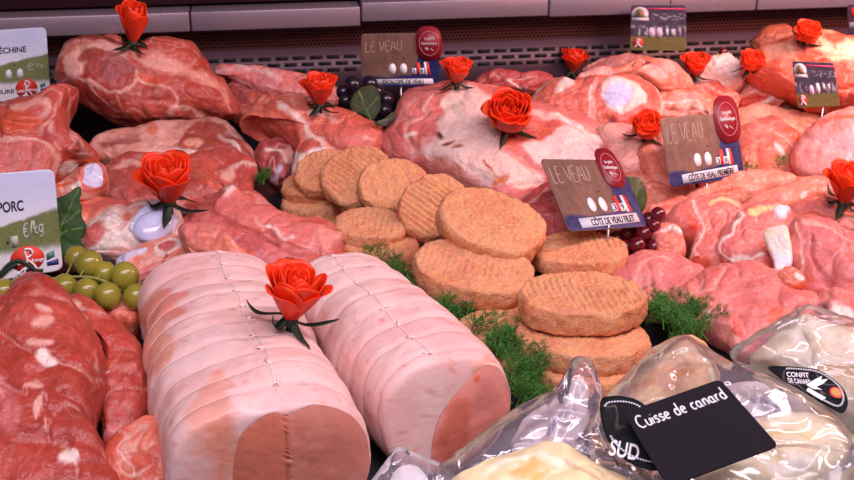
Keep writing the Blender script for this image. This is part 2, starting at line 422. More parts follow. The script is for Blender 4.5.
# ------------------------------------------------------------------ pork, left side
P1 = cut('pork_shoulder', 'large marbled pork shoulder joint at the back left, under the upright rose bud', 'meat',
    [(56, 72), (63, 57), (70, 46), (80, 42), (97, 40), (113, 42), (125, 47), (138, 44), (152, 40), (167, 40), (180, 43), (192, 50), (204, 62), (214, 74), (224, 82), (234, 95), (239, 106), (237, 116), (222, 121), (208, 121), (195, 124), (178, 126), (160, 128), (142, 129), (128, 127), (110, 121), (92, 111), (78, 100), (68, 90), (60, 82)],
    .105, 55, .05, .045, RED, base2=MUS, veins=.5, seed=1, N=200, R=60, lump=.9, marks=[
    ('p', [(66, 52), (80, 43), (105, 42), (125, 50), (122, 60), (100, 58), (82, 70), (70, 75)], 3, PALE),
    ('p', ell(91, 56, 12, 7, -8), 1.5, BRN, -.001), ('p', [(62, 58), (70, 48), (84, 44), (98, 43), (90, 46), (75, 52)], 1.5, SAL),
    ('p', [(82, 68), (92, 60), (112, 58), (130, 63), (136, 75), (128, 86), (112, 88), (95, 80)], 2, (188, 84, 78)),
    ('p', ell(112, 71, 18, 9, 5), 4, (170, 84, 84)),
    ('p', [(60, 78), (72, 79), (84, 84), (100, 95), (108, 108), (95, 110), (78, 98), (64, 86)], 2, (182, 66, 58)),
    ('l', [(58, 80), (74, 78), (90, 86), (108, 92), (126, 92), (138, 84), (137, 70)], 1.8, PALE, .001),
    ('l', [(88, 85), (95, 96), (106, 108)], .9, PALE), ('l', [(116, 92), (122, 106), (126, 118)], .9, PALE),
    ('p', [(140, 60), (150, 52), (170, 48), (190, 60), (215, 80), (225, 96), (214, 92), (196, 78), (176, 68), (155, 66)], 4, (228, 152, 140)),
    ('l', [(130, 48), (138, 58), (158, 62)], 2, PALE), ('l', [(140, 78), (150, 84), (166, 85), (176, 92), (180, 106)], 1.8, PALE),
    ('p', ell(204, 91, 18, 9, 8), 2, RED, .0015), ('p', ell(160, 94, 12, 8), 2, BRN), ('p', ell(152, 79, 12, 5, 20), 2, ORG),
    ('l', [(168, 120), (178, 108), (190, 108), (204, 116)], 2.5, PALE), ('p', ell(188, 121, 5, 3), 1, ORG),
    ('l', [(214, 82), (226, 98), (232, 112)], 1, PALE)])
cut('pork_shoulder', 'smaller lump of pork shoulder behind the rose bud, touching the perforated back', 'meat',
    [(96, 48), (104, 38), (114, 36), (124, 42), (128, 52), (112, 60)], .12, 55, .02, .02, (200, 110, 110), base2=MUS, seed=2, N=80, R=18)
cut('pork_chop', 'thick pork rib end with round pink eye, behind the porc price card', 'meat',
    [(-40, 122), (-10, 114), (12, 106), (32, 100), (50, 94), (64, 88), (76, 92), (73, 104), (69, 118), (73, 134), (88, 146), (101, 155), (97, 164), (80, 168), (64, 180), (52, 196), (20, 204), (-20, 206), (-46, 200), (-52, 160)],
    .08, 45, .045, .06, RED, base2=MUS, veins=.5, seed=3, N=170, R=50, marks=[
    ('p', [(-45, 160), (-10, 142), (22, 140), (48, 147), (56, 160), (52, 180), (20, 192), (-40, 195)], 2.5, (212, 112, 108), .002),
    ('l', [(-45, 156), (-10, 139), (22, 136), (50, 145), (60, 160), (58, 178)], 3, PALE, .001),
    ('p', [(0, 118), (22, 112), (38, 112), (42, 119), (28, 127), (5, 133)], 2, (214, 92, 62), .002),
    ('l', [(14, 108), (40, 99), (48, 104), (40, 112)], 3, PALE), ('l', [(46, 118), (54, 108), (60, 96)], 1.5, PALE), ('l', [(40, 132), (44, 122), (52, 118), (50, 134), (60, 146)], 1.6, PALE),
    ('p', ell(46, 134, 6, 7), 1.5, RED), ('l', [(72, 128), (82, 148), (96, 158)], 3.5, PALE), ('l', [(70, 100), (68, 120), (72, 136)], 1.5, PALE),
    ('p', ell(90, 160, 10, 6, -10), 2, ORG), ('l', [(66, 172), (78, 166)], 2.5, FAT)])
cut('pork_slab', 'pale fat-covered pork slab lying directly under the big shoulder joint', 'meat',
    [(92, 148), (104, 140), (120, 134), (145, 128), (170, 126), (195, 124), (215, 124), (235, 132), (250, 146), (259, 155), (256, 164), (235, 166), (200, 166), (150, 166), (112, 166), (96, 160)],
    .055, 28, .022, .05, (222, 148, 136), base2=PALE, veins=.2, seed=4, marks=[
    ('p', [(178, 140), (186, 128), (205, 125), (222, 128), (240, 142), (252, 156), (240, 161), (215, 156), (190, 154), (176, 150)], 2, BRN, .001),
    ('p', ell(194, 143, 12, 5, 6), 1.5, (222, 148, 132)), ('l', [(222, 136), (232, 143), (238, 152), (236, 158)], 1.6, FAT), ('l', [(150, 158), (180, 152), (208, 157)], 3, FAT),
    ('p', ell(148, 127, 8, 4), 2, SAL), ('p', [(96, 145), (120, 136), (140, 132), (130, 142), (105, 150)], 3, (170, 96, 96))])
cut('pork_slab', 'red lean pork slab beneath the pale fat slab, behind the cartilage-end rose', 'meat',
    [(84, 196), (92, 176), (108, 165), (126, 158), (150, 160), (175, 163), (198, 158), (222, 155), (244, 158), (258, 164), (258, 184), (250, 196), (230, 196), (205, 206), (165, 214), (120, 214), (92, 210)],
    .035, 26, .022, .034, (190, 84, 78), base2=MUS, veins=.4, seed=5, marks=[
    ('l', [(112, 170), (126, 163), (142, 164)], 2.5, PALE), ('p', [(150, 172), (180, 168), (196, 176), (192, 192), (160, 196), (140, 190)], 4, BRN),
    ('l', [(226, 172), (236, 166), (248, 162), (257, 166)], 2, FAT), ('p', ell(230, 171, 7, 4, -30), 2, PALE), ('l', [(200, 180), (222, 186), (250, 186)], 2, ORG),
    ('p', [(90, 180), (110, 172), (130, 182), (128, 204), (100, 208)], 4, (178, 88, 82))])
k1 = cut('pork_knuckle', 'pork knuckle with round cartilage joint just right of the porc card', 'meat',
    [(52, 196), (62, 186), (72, 176), (80, 169), (90, 165), (101, 167), (108, 176), (107, 188), (98, 198), (86, 204), (72, 206), (58, 206)],
    .062, 48, .022, .05, PALE, base2=SAL, seed=6, N=110, R=36, marks=[
    ('p', ell(91, 180, 17, 15), 2, (214, 112, 102), .002), ('p', ell(92, 177, 11, 11), 1.2, BONE, -.001), ('p', ell(78, 176, 6, 5), 2, SAL, .003), ('p', ell(74, 186, 7, 4, -30), 2, FAT, .002), ('l', [(60, 190), (70, 182)], 2, ORG)])
k2 = cut('pork_shank', 'pork shank with large glossy lavender joint cartilage under the second rose', 'meat',
    [(80, 240), (88, 224), (100, 214), (114, 209), (130, 210), (146, 204), (162, 205), (176, 210), (184, 224), (182, 238), (172, 248), (150, 256), (128, 262), (104, 260), (86, 254)],
    .062, 40, .024, .05, PALE, base2=FAT, veins=.2, seed=7, N=140, R=48, marks=[
    ('p', [(82, 238), (90, 222), (102, 222), (106, 236), (98, 248), (84, 250)], 2, (214, 112, 106)), ('p', ell(112, 222, 8, 10, 20), 2, FAT, .002),
    ('p', ell(151, 227, 27, 20, -20), 2, FAT, .002), ('p', ell(153, 224, 23, 17, -20), 1, BONE, .004), ('l', [(128, 218), (142, 207), (160, 206)], 1.5, SAL), ('p', ell(126, 214, 6, 5, -30), 1.5, SAL),
    ('l', [(104, 258), (120, 250), (138, 252)], 2, PALE)])
def cartilage(parent, px, z, tilt, top, seed):
    V, Fc, col, fr, s = pillow(px, z, tilt, top, .012, BONE, seed=seed, N=90, R=26, RB=8, lump=.25, hf=.12, veins=0, p=2.4, q=2)
    o = child('joint_cartilage', V, Fc, CART, parent); o['label'] = 'smooth lavender joint cartilage'
cartilage(k2, ell(153, 226, 21, 15, -20), .076, 42, .009, 120)
cartilage(k1, ell(92, 178, 11, 11.5), .076, 52, .0025, 121)
cut('pork_chop', 'small pork chop with round bone section between shank cartilage and tied roast', 'meat',
    [(118, 264), (130, 256), (144, 246), (158, 238), (176, 236), (196, 238), (210, 246), (218, 258), (206, 268), (180, 274), (150, 282), (126, 284)],
    .052, 34, .016, .045, SAL, base2=PALE, veins=.2, seed=8, N=110, R=34, marks=[
    ('p', ell(169, 247, 13, 9, -10), 1.5, FAT, .001), ('p', ell(169, 247, 9, 6.5, -10), 1.5, (200, 100, 98)), ('l', [(122, 264), (134, 254), (146, 250)], 3, BONE, .002),
    ('p', ell(148, 268, 14, 6, -18), 2, PNK), ('l', [(180, 262), (196, 252), (208, 250)], 2, FAT), ('l', [(164, 264), (170, 256)], 1.4, DRK)])
cut('pork_escalope', 'wide folded pork escalope with smooth grain behind the two tied roasts', 'meat',
    [(168, 236), (180, 222), (196, 212), (212, 200), (226, 192), (240, 193), (256, 199), (276, 212), (296, 219), (318, 222), (332, 226), (342, 238), (348, 256), (346, 276), (310, 290), (280, 296), (250, 292), (220, 276), (192, 256)],
    .04, 26, .024, .038, (210, 112, 110), base2=MUS, seed=9, N=170, R=52, lump=.7, marks=[
    ('p', [(214, 206), (226, 193), (244, 194), (270, 208), (300, 220), (330, 227), (340, 246), (322, 250), (300, 245), (276, 236), (250, 224), (228, 214)], 2, (222, 122, 118), .006),
    ('l', [(258, 218), (262, 225), (276, 232), (288, 240), (296, 237)], 1.8, FAT), ('p', ell(330, 240, 13, 11, 30), 2.5, (226, 142, 138), .002), ('l', [(300, 243), (312, 248), (318, 234), (328, 226)], 1.2, PALE),
    ('l', [(212, 210), (240, 226), (276, 242), (304, 254)], 1.2, (170, 78, 76), -.003), ('p', ell(250, 246, 30, 8, 28), 5, (200, 104, 108)), ('l', [(225, 196), (233, 192)], 2, FAT)])
cut('pork_trimming', 'crumpled salmon-coloured pork trimming beside the front rose, left of the folded escalope', 'meat',
    [(178, 234), (190, 226), (206, 222), (220, 226), (234, 236), (246, 254), (256, 272), (262, 290), (250, 298), (232, 284), (216, 270), (200, 262), (186, 252)],
    .066, 34, .016, .04, SAL, base2=PNK, veins=.3, seed=10, N=110, R=34, lump=1.3, marks=[
    ('l', [(236, 240), (242, 254), (246, 266)], 1.8, FAT), ('l', [(196, 226), (212, 224)], 2.5, ORG, .002), ('p', ell(206, 242, 12, 6, 30), 3, (216, 120, 108))])
# tenderloins, front left
cut('pork_tenderloin', 'big dark red pork tenderloin at the front left corner with white fat flecks', 'meat',
    [(-60, 520), (-44, 420), (-16, 350), (4, 308), (18, 290), (34, 281), (48, 286), (66, 300), (82, 318), (96, 340), (104, 362), (103, 385), (98, 408), (102, 436), (116, 464), (132, 500), (120, 560), (40, 580), (-40, 570)],
    .055, 22, .042, .053, (178, 70, 60), base2=(188, 80, 70), seed=11, N=190, R=60, lump=.9, vscale=34, veins=.12, center=(45, 400), marks=[
    ('p', ell(46, 310, 7, 3, 20), 1.6, PALE), ('p', ell(44, 319, 10, 3, -6), 1.6, (228, 160, 150)), ('p', ell(42, 337, 12, 4, 6), 1.8, PALE), ('p', ell(50, 352, 11, 6, 30), 2, FAT), ('p', ell(38, 378, 9, 3, -8), 1.6, PALE),
    ('p', ell(42, 400, 5, 8, 10), 2, PALE), ('p', ell(68, 456, 11, 8, -10), 2.4, FAT, .002), ('l', [(48, 414), (46, 428)], 1.2, PALE), ('l', [(2, 428), (26, 424), (48, 430)], 2, DRK, -.003),
    ('l', [(52, 405), (70, 412), (92, 410)], 1.2, (170, 62, 64), -.002), ('p', ell(10, 400, 10, 24, 10), 5, (204, 110, 112))])
cut('pork_tenderloin', 'narrow curved red pork tenderloin squeezed between big tenderloin and tied roast', 'meat',
    [(62, 306), (72, 299), (86, 302), (102, 312), (120, 330), (138, 350), (150, 378), (152, 404), (146, 430), (134, 448), (112, 452), (104, 436), (101, 412), (104, 386), (104, 362), (96, 340), (80, 320)],
    .05, 24, .026, .05, (186, 76, 66), base2=(198, 90, 78), seed=12, N=150, R=42, lump=.7, center=(116, 372), marks=[
    ('l', [(80, 314), (92, 330), (99, 350), (101, 366)], 1.8, (222, 170, 180)), ('p', ell(108, 362, 6, 4, 30), 2, ORG), ('p', ell(76, 304, 8, 4, 20), 2, PALE), ('l', [(102, 374), (108, 372)], 1, FAT),
    ('p', ell(116, 428, 9, 6), 3, (220, 130, 132))])
cut('pork_trimming', 'ragged orange-red pork scraps at bottom edge beneath the narrow tenderloin', 'meat',
    [(100, 474), (112, 450), (126, 434), (146, 424), (166, 420), (184, 430), (190, 452), (194, 480), (190, 520), (150, 530), (116, 510)],
    .035, 28, .026, .034, (206, 92, 76), base2=SAL, veins=.4, seed=13, N=100, R=34, lump=1.5, marks=[('l', [(122, 450), (130, 462), (134, 478)], 2, FAT), ('p', ell(160, 452, 10, 8), 3, (214, 110, 100))])
cut('pork_trimming', 'curled pork scrap with fat at the left picture edge below the porc card', 'meat',
    [(-30, 300), (-10, 290), (4, 294), (10, 308), (9, 326), (15, 342), (14, 352), (6, 366), (-6, 380), (-30, 390), (-44, 350)],
    .085, 40, .02, .05, (206, 84, 76), base2=SAL, veins=.3, seed=14, N=90, R=30, lump=1.2, marks=[('p', ell(8, 348, 8, 6, 20), 2, FAT, .002), ('p', ell(2, 352, 6, 4), 2, ORG), ('l', [(0, 300), (6, 320)], 2, (190, 70, 66))])
cut('pork_trimming', 'small orange pork scrap below the green grapes', 'meat',
    [(104, 312), (112, 302), (124, 300), (136, 306), (142, 318), (136, 332), (120, 330), (108, 324)], .05, 30, .018, .048, SAL, base2=ORG, seed=15, N=70, R=22)
# ------------------------------------------------------------------ veal, middle back
cut('veal_strip', 'long pale veal strip lying along the back sill left of the bud rose', 'meat',
    [(210, 76), (218, 66), (234, 64), (254, 67), (276, 71), (300, 76), (326, 84), (344, 94), (336, 104), (306, 103), (280, 99), (258, 96), (244, 88), (228, 80)],
    .075, 45, .02, .03, (204, 122, 124), base2=PNK, seed=16, N=120, R=34, veins=.3, marks=[
    ('l', [(214, 76), (222, 68), (244, 66), (262, 70), (280, 76)], 3, (224, 175, 178)), ('l', [(236, 78), (246, 88), (256, 94)], 1.6, FAT), ('l', [(266, 86), (286, 90), (320, 98)], 2.5, (222, 140, 140), .001)])
cut('veal_strip', 'dark veal scrap under the long pale strip, right of the big shoulder joint', 'meat',
    [(222, 92), (232, 84), (250, 90), (272, 97), (288, 104), (284, 116), (262, 122), (240, 124), (228, 110)], .05, 45, .02, .04, (168, 78, 82), base2=BRN, seed=17, N=80, R=26)
cut('veal_shoulder', 'hollowed veal shoulder curling over a dark cavity, under the fourth rose', 'meat',
    [(238, 124), (246, 110), (256, 98), (262, 104), (276, 101), (290, 97), (302, 103), (318, 104), (340, 111), (364, 121), (382, 132), (391, 146), (388, 162), (370, 174), (336, 176), (310, 176), (292, 178), (294, 162), (296, 148), (284, 136), (270, 126), (256, 120)],
    .075, 42, .032, .04, (212, 104, 90), base2=SAL, veins=.4, seed=18, N=190, R=56, center=(326, 140), marks=[
    ('l', [(284, 108), (298, 118), (306, 134), (318, 140), (330, 150)], 4, FAT, .001), ('p', [(322, 122), (340, 112), (366, 124), (384, 140), (372, 152), (346, 148), (328, 138)], 2.5, (216, 112, 104), .002),
    ('l', [(290, 112), (312, 112), (336, 118)], 3, PALE), ('p', [(284, 160), (296, 150), (312, 148), (322, 150), (312, 162), (292, 172)], 2.5, FAT), ('p', ell(318, 152, 6, 4), 1.5, BONE),
    ('l', [(300, 124), (302, 140), (294, 150)], 2.5, ORG), ('l', [(262, 104), (276, 112), (292, 124), (298, 138)], 2, (196, 80, 62)), ('l', [(366, 138), (376, 144)], 1.2, PALE)])
cut('veal_shoulder', 'fatty inner end of the hollow veal shoulder, above the black tray gap', 'meat',
    [(256, 156), (262, 144), (274, 138), (288, 142), (296, 152), (292, 166), (286, 182), (272, 180), (262, 172)], .045, 35, .015, .04, (176, 74, 74), base2=(196, 100, 100), seed=19, N=80, R=26, veins=.8, marks=[
    ('l', [(266, 148), (278, 152), (288, 162)], 3, FAT, .002), ('l', [(272, 178), (280, 168)], 3, (205, 190, 215)), ('p', ell(288, 156, 6, 8), 2, PALE)])
cut('veal_breast', 'large veal breast with torn pale fat skin, under the two middle roses', 'meat',
    [(380, 140), (388, 122), (394, 104), (404, 92), (424, 88), (444, 86), (456, 85), (476, 88), (500, 90), (530, 104), (556, 113), (580, 121), (606, 130), (624, 142), (634, 160), (628, 178), (600, 186), (566, 190), (530, 202), (506, 220), (488, 210), (466, 192), (440, 176), (412, 166), (390, 158)],
    .072, 36, .034, .05, (212, 112, 108), base2=PNK, veins=.25, seed=20, N=220, R=66, lump=.9, marks=[
    ('p', [(446, 92), (456, 86), (474, 90), (494, 98), (508, 120), (500, 146), (520, 158), (548, 178), (520, 190), (500, 186), (470, 178), (440, 164), (420, 150), (428, 138), (440, 120)], 3, (236, 190, 186)),
    ('p', [(524, 148), (540, 134), (566, 128), (592, 132), (606, 144), (596, 160), (566, 168), (540, 160)], 2.5, (240, 196, 196)), ('l', [(536, 110), (556, 118), (580, 126), (604, 136)], 3, (242, 205, 205)),
    ('p', [(500, 140), (516, 128), (546, 120), (560, 126), (548, 134), (526, 142), (512, 150)], 2, (204, 98, 84)), ('p', [(560, 168), (590, 160), (600, 146), (606, 154), (592, 172), (568, 178)], 2, (198, 86, 74), -.002),
    ('l', [(418, 106), (424, 98), (430, 92)], 1.2, FAT), ('p', ell(409, 130, 7, 3, -14), 1.2, FAT, .002), ('l', [(412, 126), (416, 140), (410, 150)], 1.5, PALE), ('l', [(394, 118), (404, 104), (414, 96)], 1.5, PALE),
    ('p', ell(438, 134, 5, 2.5, 40), 1, (110, 30, 36)), ('p', ell(446, 142, 6, 2, -10), 1.2, (160, 70, 56)), ('p', ell(456, 148, 5, 2), 1.2, (180, 90, 70)), ('l', [(484, 162), (494, 174), (502, 184)], 1.4, (200, 100, 66)), ('p', ell(500, 180, 9, 5, -30), 2, (208, 120, 84)),
    ('l', [(504, 152), (520, 160), (536, 172)], 1.6, (214, 120, 112)), ('p', ell(456, 106, 5, 10), 3, (206, 178, 170)), ('p', [(430, 156), (460, 168), (490, 186), (480, 196), (450, 180)], 3, (222, 134, 128))])
cut('veal_cutlet', 'dark red veal cutlet tucked behind the leaning filet card', 'meat',
    [(514, 214), (522, 200), (536, 190), (552, 184), (572, 186), (590, 196), (604, 214), (610, 236), (600, 252), (570, 252), (540, 246), (522, 234)], .05, 38, .022, .048, (196, 84, 84), base2=(206, 100, 98), seed=21, N=110, R=34, lump=.8, marks=[('l', [(522, 206), (540, 192), (556, 188)], 1.6, PALE), ('r', .05, PNK, .6)])
cut('veal_trimming', 'dark red veal scrap lying at the back sill between two roses', 'meat',
    [(474, 86), (480, 76), (494, 72), (512, 72), (528, 77), (544, 74), (554, 80), (546, 90), (532, 96), (510, 94), (490, 94)], .075, 48, .018, .03, (184, 76, 76), base2=BRN, seed=22, N=90, R=28, lump=1.2, marks=[('l', [(510, 82), (520, 90)], 2, FAT), ('p', ell(495, 80, 12, 5), 3, (166, 66, 66))])
cut('veal_steak', 'round veal leg steak with lavender bone disc, behind the open rose', 'meat',
    [(524, 112), (532, 98), (542, 86), (556, 78), (572, 82), (590, 76), (610, 77), (634, 76), (652, 84), (661, 100), (660, 118), (648, 130), (622, 134), (594, 134), (566, 130), (542, 122)],
    .095, 52, .026, .05, (212, 106, 94), base2=(218, 116, 104), seed=23, N=160, R=48, lump=.6, marks=[
    ('l', [(596, 78), (594, 96), (596, 112), (592, 130)], 2.5, PALE, -.001), ('l', [(592, 84), (590, 100), (590, 116), (586, 128)], 1.2, FAT),
    ('p', [(604, 84), (618, 78), (634, 82), (646, 92), (640, 104), (626, 112), (618, 116), (608, 104)], 2, FAT, .001), ('p', ell(618, 96, 12, 13, 10), 1.8, (206, 196, 236)),
    ('p', [(556, 84), (566, 74), (576, 80), (564, 88), (552, 92)], 1.5, FAT), ('r', .05, FAT, .7), ('p', ell(612, 126, 6, 6), 2, DRK, -.002), ('l', [(600, 112), (606, 124), (604, 132)], 1.4, PALE)])
cut('veal_trimming', 'slender salmon veal offcut lying over the top of the round bone steak', 'meat',
    [(574, 80), (584, 72), (606, 70), (630, 62), (652, 58), (672, 62), (686, 74), (690, 88), (674, 92), (654, 86), (634, 78), (610, 78), (590, 82)], .125, 48, .014, .02, SAL, base2=PALE, veins=.3, seed=24, N=100, R=28, lump=1.0, marks=[('l', [(630, 74), (646, 68), (664, 70)], 2, FAT), ('l', [(622, 74), (640, 66), (650, 62)], 1.2, DRK, -.002), ('p', ell(654, 72, 10, 5), 2, PALE)])
cut('veal_trimming', 'small pale veal knob beside the low rose, left of the first veal card', 'meat',
    [(596, 134), (610, 126), (628, 126), (642, 134), (652, 150), (654, 172), (640, 186), (622, 180), (606, 160)], .07, 40, .02, .05, (232, 150, 146), base2=PALE, seed=25, N=90, R=28, lump=.8, marks=[('l', [(640, 136), (648, 150), (646, 160)], 1.6, FAT)])
# ------------------------------------------------------------------ right side
cut('veal_strip', 'salmon veal strip heap below the leaning rose, right of the bone steak', 'meat',
    [(652, 108), (660, 94), (676, 88), (696, 92), (712, 100), (720, 112), (712, 122), (690, 122), (664, 122), (654, 120)], .09, 42, .02, .05, SAL, base2=PALE, veins=.4, seed=30, hf=1.8, N=100, R=30, lump=1.2, marks=[('l', [(658, 104), (684, 106), (710, 112)], 1.6, DRK, -.003), ('l', [(656, 100), (680, 98), (700, 100)], 2, FAT)])
cut('lamb_chop', 'pale glistening chop standing between the two back-right roses', 'meat',
    [(682, 92), (690, 76), (702, 62), (718, 55), (734, 58), (746, 72), (744, 86), (730, 94), (706, 98)], .11, 50, .022, .05, (236, 158, 146), base2=FAT, veins=.3, seed=31, hf=1.8, N=100, R=32, lump=1.1, marks=[('p', ell(716, 76, 12, 10), 4, (238, 176, 166)), ('l', [(690, 80), (700, 66)], 2, RED)])
cut('lamb_chop', 'red lean chop below the glistening pale one, left of the cow-picture card', 'meat',
    [(680, 104), (690, 92), (708, 84), (726, 86), (738, 100), (734, 112), (716, 118), (696, 116)], .085, 46, .022, .05, (214, 92, 76), base2=SAL, seed=32, hf=1.8, N=100, R=30, lump=1.2, marks=[('r', .07, PALE, .6)])
cut('lamb_chop', 'chop with a red eye and pale fat folds directly left of the cow-picture card', 'meat',
    [(726, 106), (736, 92), (746, 82), (762, 76), (782, 80), (796, 92), (800, 106), (784, 110), (762, 114), (740, 116)], .085, 46, .024, .05, (224, 118, 98), base2=PALE, veins=.3, seed=33, hf=1.8, N=110, R=32, lump=1.4, marks=[('p', ell(750, 101, 18, 6, -8), 2, (204, 70, 56)), ('p', ell(776, 84, 7, 8), 2, (206, 80, 70)), ('l', [(760, 110), (772, 98), (790, 92)], 3, FAT)])
cut('ham_joint', 'big salmon ham joint with cream fat at the back right, carrying a rose', 'meat',
    [(742, 76), (750, 58), (764, 46), (784, 40), (806, 36), (824, 34), (846, 38), (876, 46), (900, 70), (896, 112), (850, 116), (812, 112), (788, 100), (766, 92)], .13, 52, .05, .06, (228, 112, 90), base2=(220, 100, 80), seed=34, N=170, R=46, lump=.8, marks=[
    ('p', [(808, 40), (826, 34), (850, 40), (880, 52), (876, 66), (850, 62), (826, 56)], 4, (246, 205, 178)), ('p', [(760, 52), (786, 42), (790, 52), (776, 60), (764, 66)], 4, (240, 160, 138)), ('p', [(800, 54), (826, 58), (838, 70), (834, 84), (806, 76)], 6, (220, 92, 66)), ('l', [(786, 44), (796, 60), (800, 72)], 2, (242, 178, 150))])
cut('ham_joint', 'dark brown round ham at the very back right behind the salmon joint', 'meat',
    [(750, 48), (756, 36), (766, 29), (780, 26), (794, 30), (800, 42), (790, 54), (766, 58)], .145, 55, .025, .03, (164, 84, 62), base2=(176, 96, 70), seed=35, N=80, R=24, lump=.5)
cut('ham_joint', 'deep red joint cut off by the right picture edge behind the cow-picture card', 'meat',
    [(836, 104), (838, 86), (846, 70), (860, 60), (900, 60), (910, 112), (870, 118), (846, 114)], .09, 48, .03, .06, (190, 52, 42), base2=(206, 66, 50), seed=36, N=90, R=26, lump=.7)
cut('veal_loin', 'long cream-skinned veal loin lying in front of the back-right chops', 'meat',
    [(728, 122), (736, 112), (756, 108), (780, 112), (804, 115), (820, 119), (828, 130), (820, 140), (800, 144), (772, 140), (748, 136), (732, 132)], .06, 38, .022, .05, (238, 172, 150), base2=(232, 158, 142), seed=37, N=110, R=32, lump=.6, marks=[('p', ell(810, 129, 10, 9, 0), 2, (206, 120, 104)), ('p', [(738, 128), (760, 124), (780, 130), (776, 140), (745, 138)], 2.5, (222, 138, 122))])
cut('veal_loin', 'folded salmon veal piece in front of the cream-skinned loin', 'meat',
    [(726, 150), (736, 134), (754, 124), (774, 122), (790, 130), (802, 142), (800, 158), (790, 172), (768, 176), (744, 166)], .05, 34, .026, .048, (218, 122, 108), base2=(210, 116, 106), seed=38, N=110, R=34, lump=.9, marks=[('l', [(740, 132), (764, 126), (784, 138), (796, 150)], 1.2, PALE), ('l', [(776, 150), (784, 160), (788, 170)], 2, FAT), ('l', [(790, 128), (798, 138), (800, 148)], 3, ORG, .002)])
cut('veal_steak', 'broad pale pink veal steak at the right edge, behind the rightmost rose', 'meat',
    [(792, 160), (796, 143), (806, 130), (820, 118), (838, 111), (862, 108), (900, 114), (910, 160), (880, 186), (840, 190), (808, 182), (796, 174)], .072, 44, .022, .06, (224, 142, 142), base2=(230, 156, 154), seed=39, N=150, R=46, lump=.6, marks=[('r', .06, (226, 120, 106), .8), ('p', ell(838, 150, 22, 18, -20), 7, (228, 160, 166)), ('p', [(812, 128), (836, 114), (870, 110), (860, 122), (838, 122)], 3, (218, 112, 96))])
cut('veal_trimming', 'small salmon veal scrap right of the first veal card', 'meat',
    [(736, 158), (742, 148), (752, 148), (758, 158), (758, 172), (746, 178), (738, 172)], .05, 45, .012, .045, SAL, base2=PNK, seed=40, N=60, R=20)
cut('veal_trimming', 'knobbly salmon veal chunk standing left of the first veal card', 'meat',
    [(636, 158), (642, 142), (652, 130), (664, 128), (674, 140), (678, 160), (690, 176), (694, 194), (684, 208), (664, 206), (650, 194), (640, 180)], .06, 42, .024, .055, SAL, base2=(232, 146, 136), veins=.2, seed=41, N=120, R=34, lump=1.2)
cut('veal_strip', 'pale veal strip lying on edge beneath the pin of the first veal card', 'meat',
    [(676, 206), (690, 194), (712, 186), (738, 176), (758, 171), (778, 172), (795, 178), (790, 186), (768, 194), (742, 206), (716, 214), (690, 216)], .05, 32, .016, .045, (230, 146, 130), base2=SAL, seed=42, N=120, R=34, lump=.7, marks=[('l', [(690, 200), (720, 192), (746, 188)], 1.4, ORG, -.002), ('l', [(742, 202), (766, 192), (792, 182)], 1.5, PALE)])
cut('veal_strip', 'salmon veal strip just left of the rightmost rose', 'meat',
    [(738, 212), (752, 200), (774, 189), (798, 180), (820, 178), (838, 182), (836, 196), (812, 204), (786, 212), (758, 218)], .046, 28, .016, .044, (226, 132, 120), base2=SAL, seed=43, N=110, R=32, lump=.9, marks=[('p', ell(768, 202, 8, 4, -10), 2, ORG), ('p', ell(800, 196, 4, 4), 1.5, FAT)])
cut('veal_slice', 'flat pink veal slice in front of the rightmost rose', 'meat',
    [(778, 224), (790, 208), (810, 200), (836, 198), (870, 204), (896, 220), (890, 240), (850, 238), (820, 232), (796, 232)], .05, 24, .014, .048, (218, 124, 116), base2=PNK, seed=44, N=110, R=32, lump=.7, marks=[('l', [(794, 220), (812, 212), (830, 216)], 2, ORG), ('l', [(820, 222), (844, 218), (870, 222)], 2, PALE)])
cut('veal_chop', 'rib veal chop with a white fat seam right of the red grapes', 'meat',
    [(660, 226), (668, 214), (680, 206), (700, 203), (722, 199), (740, 204), (744, 218), (732, 236), (722, 252), (726, 268), (712, 276), (696, 272), (690, 258), (692, 240), (680, 236)], .045, 26, .02, .043, (220, 122, 116), base2=PNK, veins=.2, seed=45, N=140, R=42, lump=.8, center=(705, 232), marks=[
    ('l', [(694, 204), (699, 216), (700, 230), (694, 246), (690, 258)], 2.2, FAT, .001), ('p', ell(690, 222, 6, 7), 2, (226, 92, 76)), ('l', [(694, 250), (702, 258), (708, 266)], 2, FAT), ('p', ell(706, 264, 12, 7, 30), 2, (212, 96, 76), .003), ('l', [(712, 206), (726, 200), (740, 204)], 1.8, (236, 190, 150))])
cut('veal_trimming', 'rough pink veal scrap right beside the red grapes', 'meat',
    [(650, 238), (656, 228), (668, 226), (680, 230), (685, 244), (684, 258), (670, 262), (656, 254)], .045, 34, .016, .043, SAL, base2=PNK, veins=.3, seed=46, N=80, R=26, lump=1.3, marks=[('l', [(664, 228), (672, 226), (682, 232)], 2, FAT)])
vc = cut('veal_chop', 'veal chop bordered with white fat and a flat cream bone at its right', 'meat',
    [(712, 252), (718, 238), (728, 226), (742, 214), (760, 206), (778, 205), (790, 214), (790, 230), (782, 246), (782, 266), (776, 280), (756, 282), (738, 274), (724, 266)], .05, 26, .02, .048, (224, 128, 122), base2=PNK, seed=47, N=140, R=42, lump=.8, marks=[
    ('l', [(744, 216), (730, 230), (719, 242), (718, 254), (730, 262), (736, 268), (750, 262), (764, 256)], 2.2, FAT, .002), ('p', [(730, 262), (736, 256), (750, 258), (752, 270), (736, 274)], 2, FAT), ('l', [(752, 212), (768, 208), (780, 206)], 2.5, (240, 200, 150)), ('p', ell(782, 212, 6, 7, 0), 1.6, (226, 205, 225), .002),
    ('p', ell(756, 240, 20, 9, -20), 4, (226, 134, 130)), ('l', [(736, 238), (752, 228), (774, 228)], 1.2, MUS, -.002), ('p', ell(768, 268, 10, 8), 2.5, (214, 100, 82))])
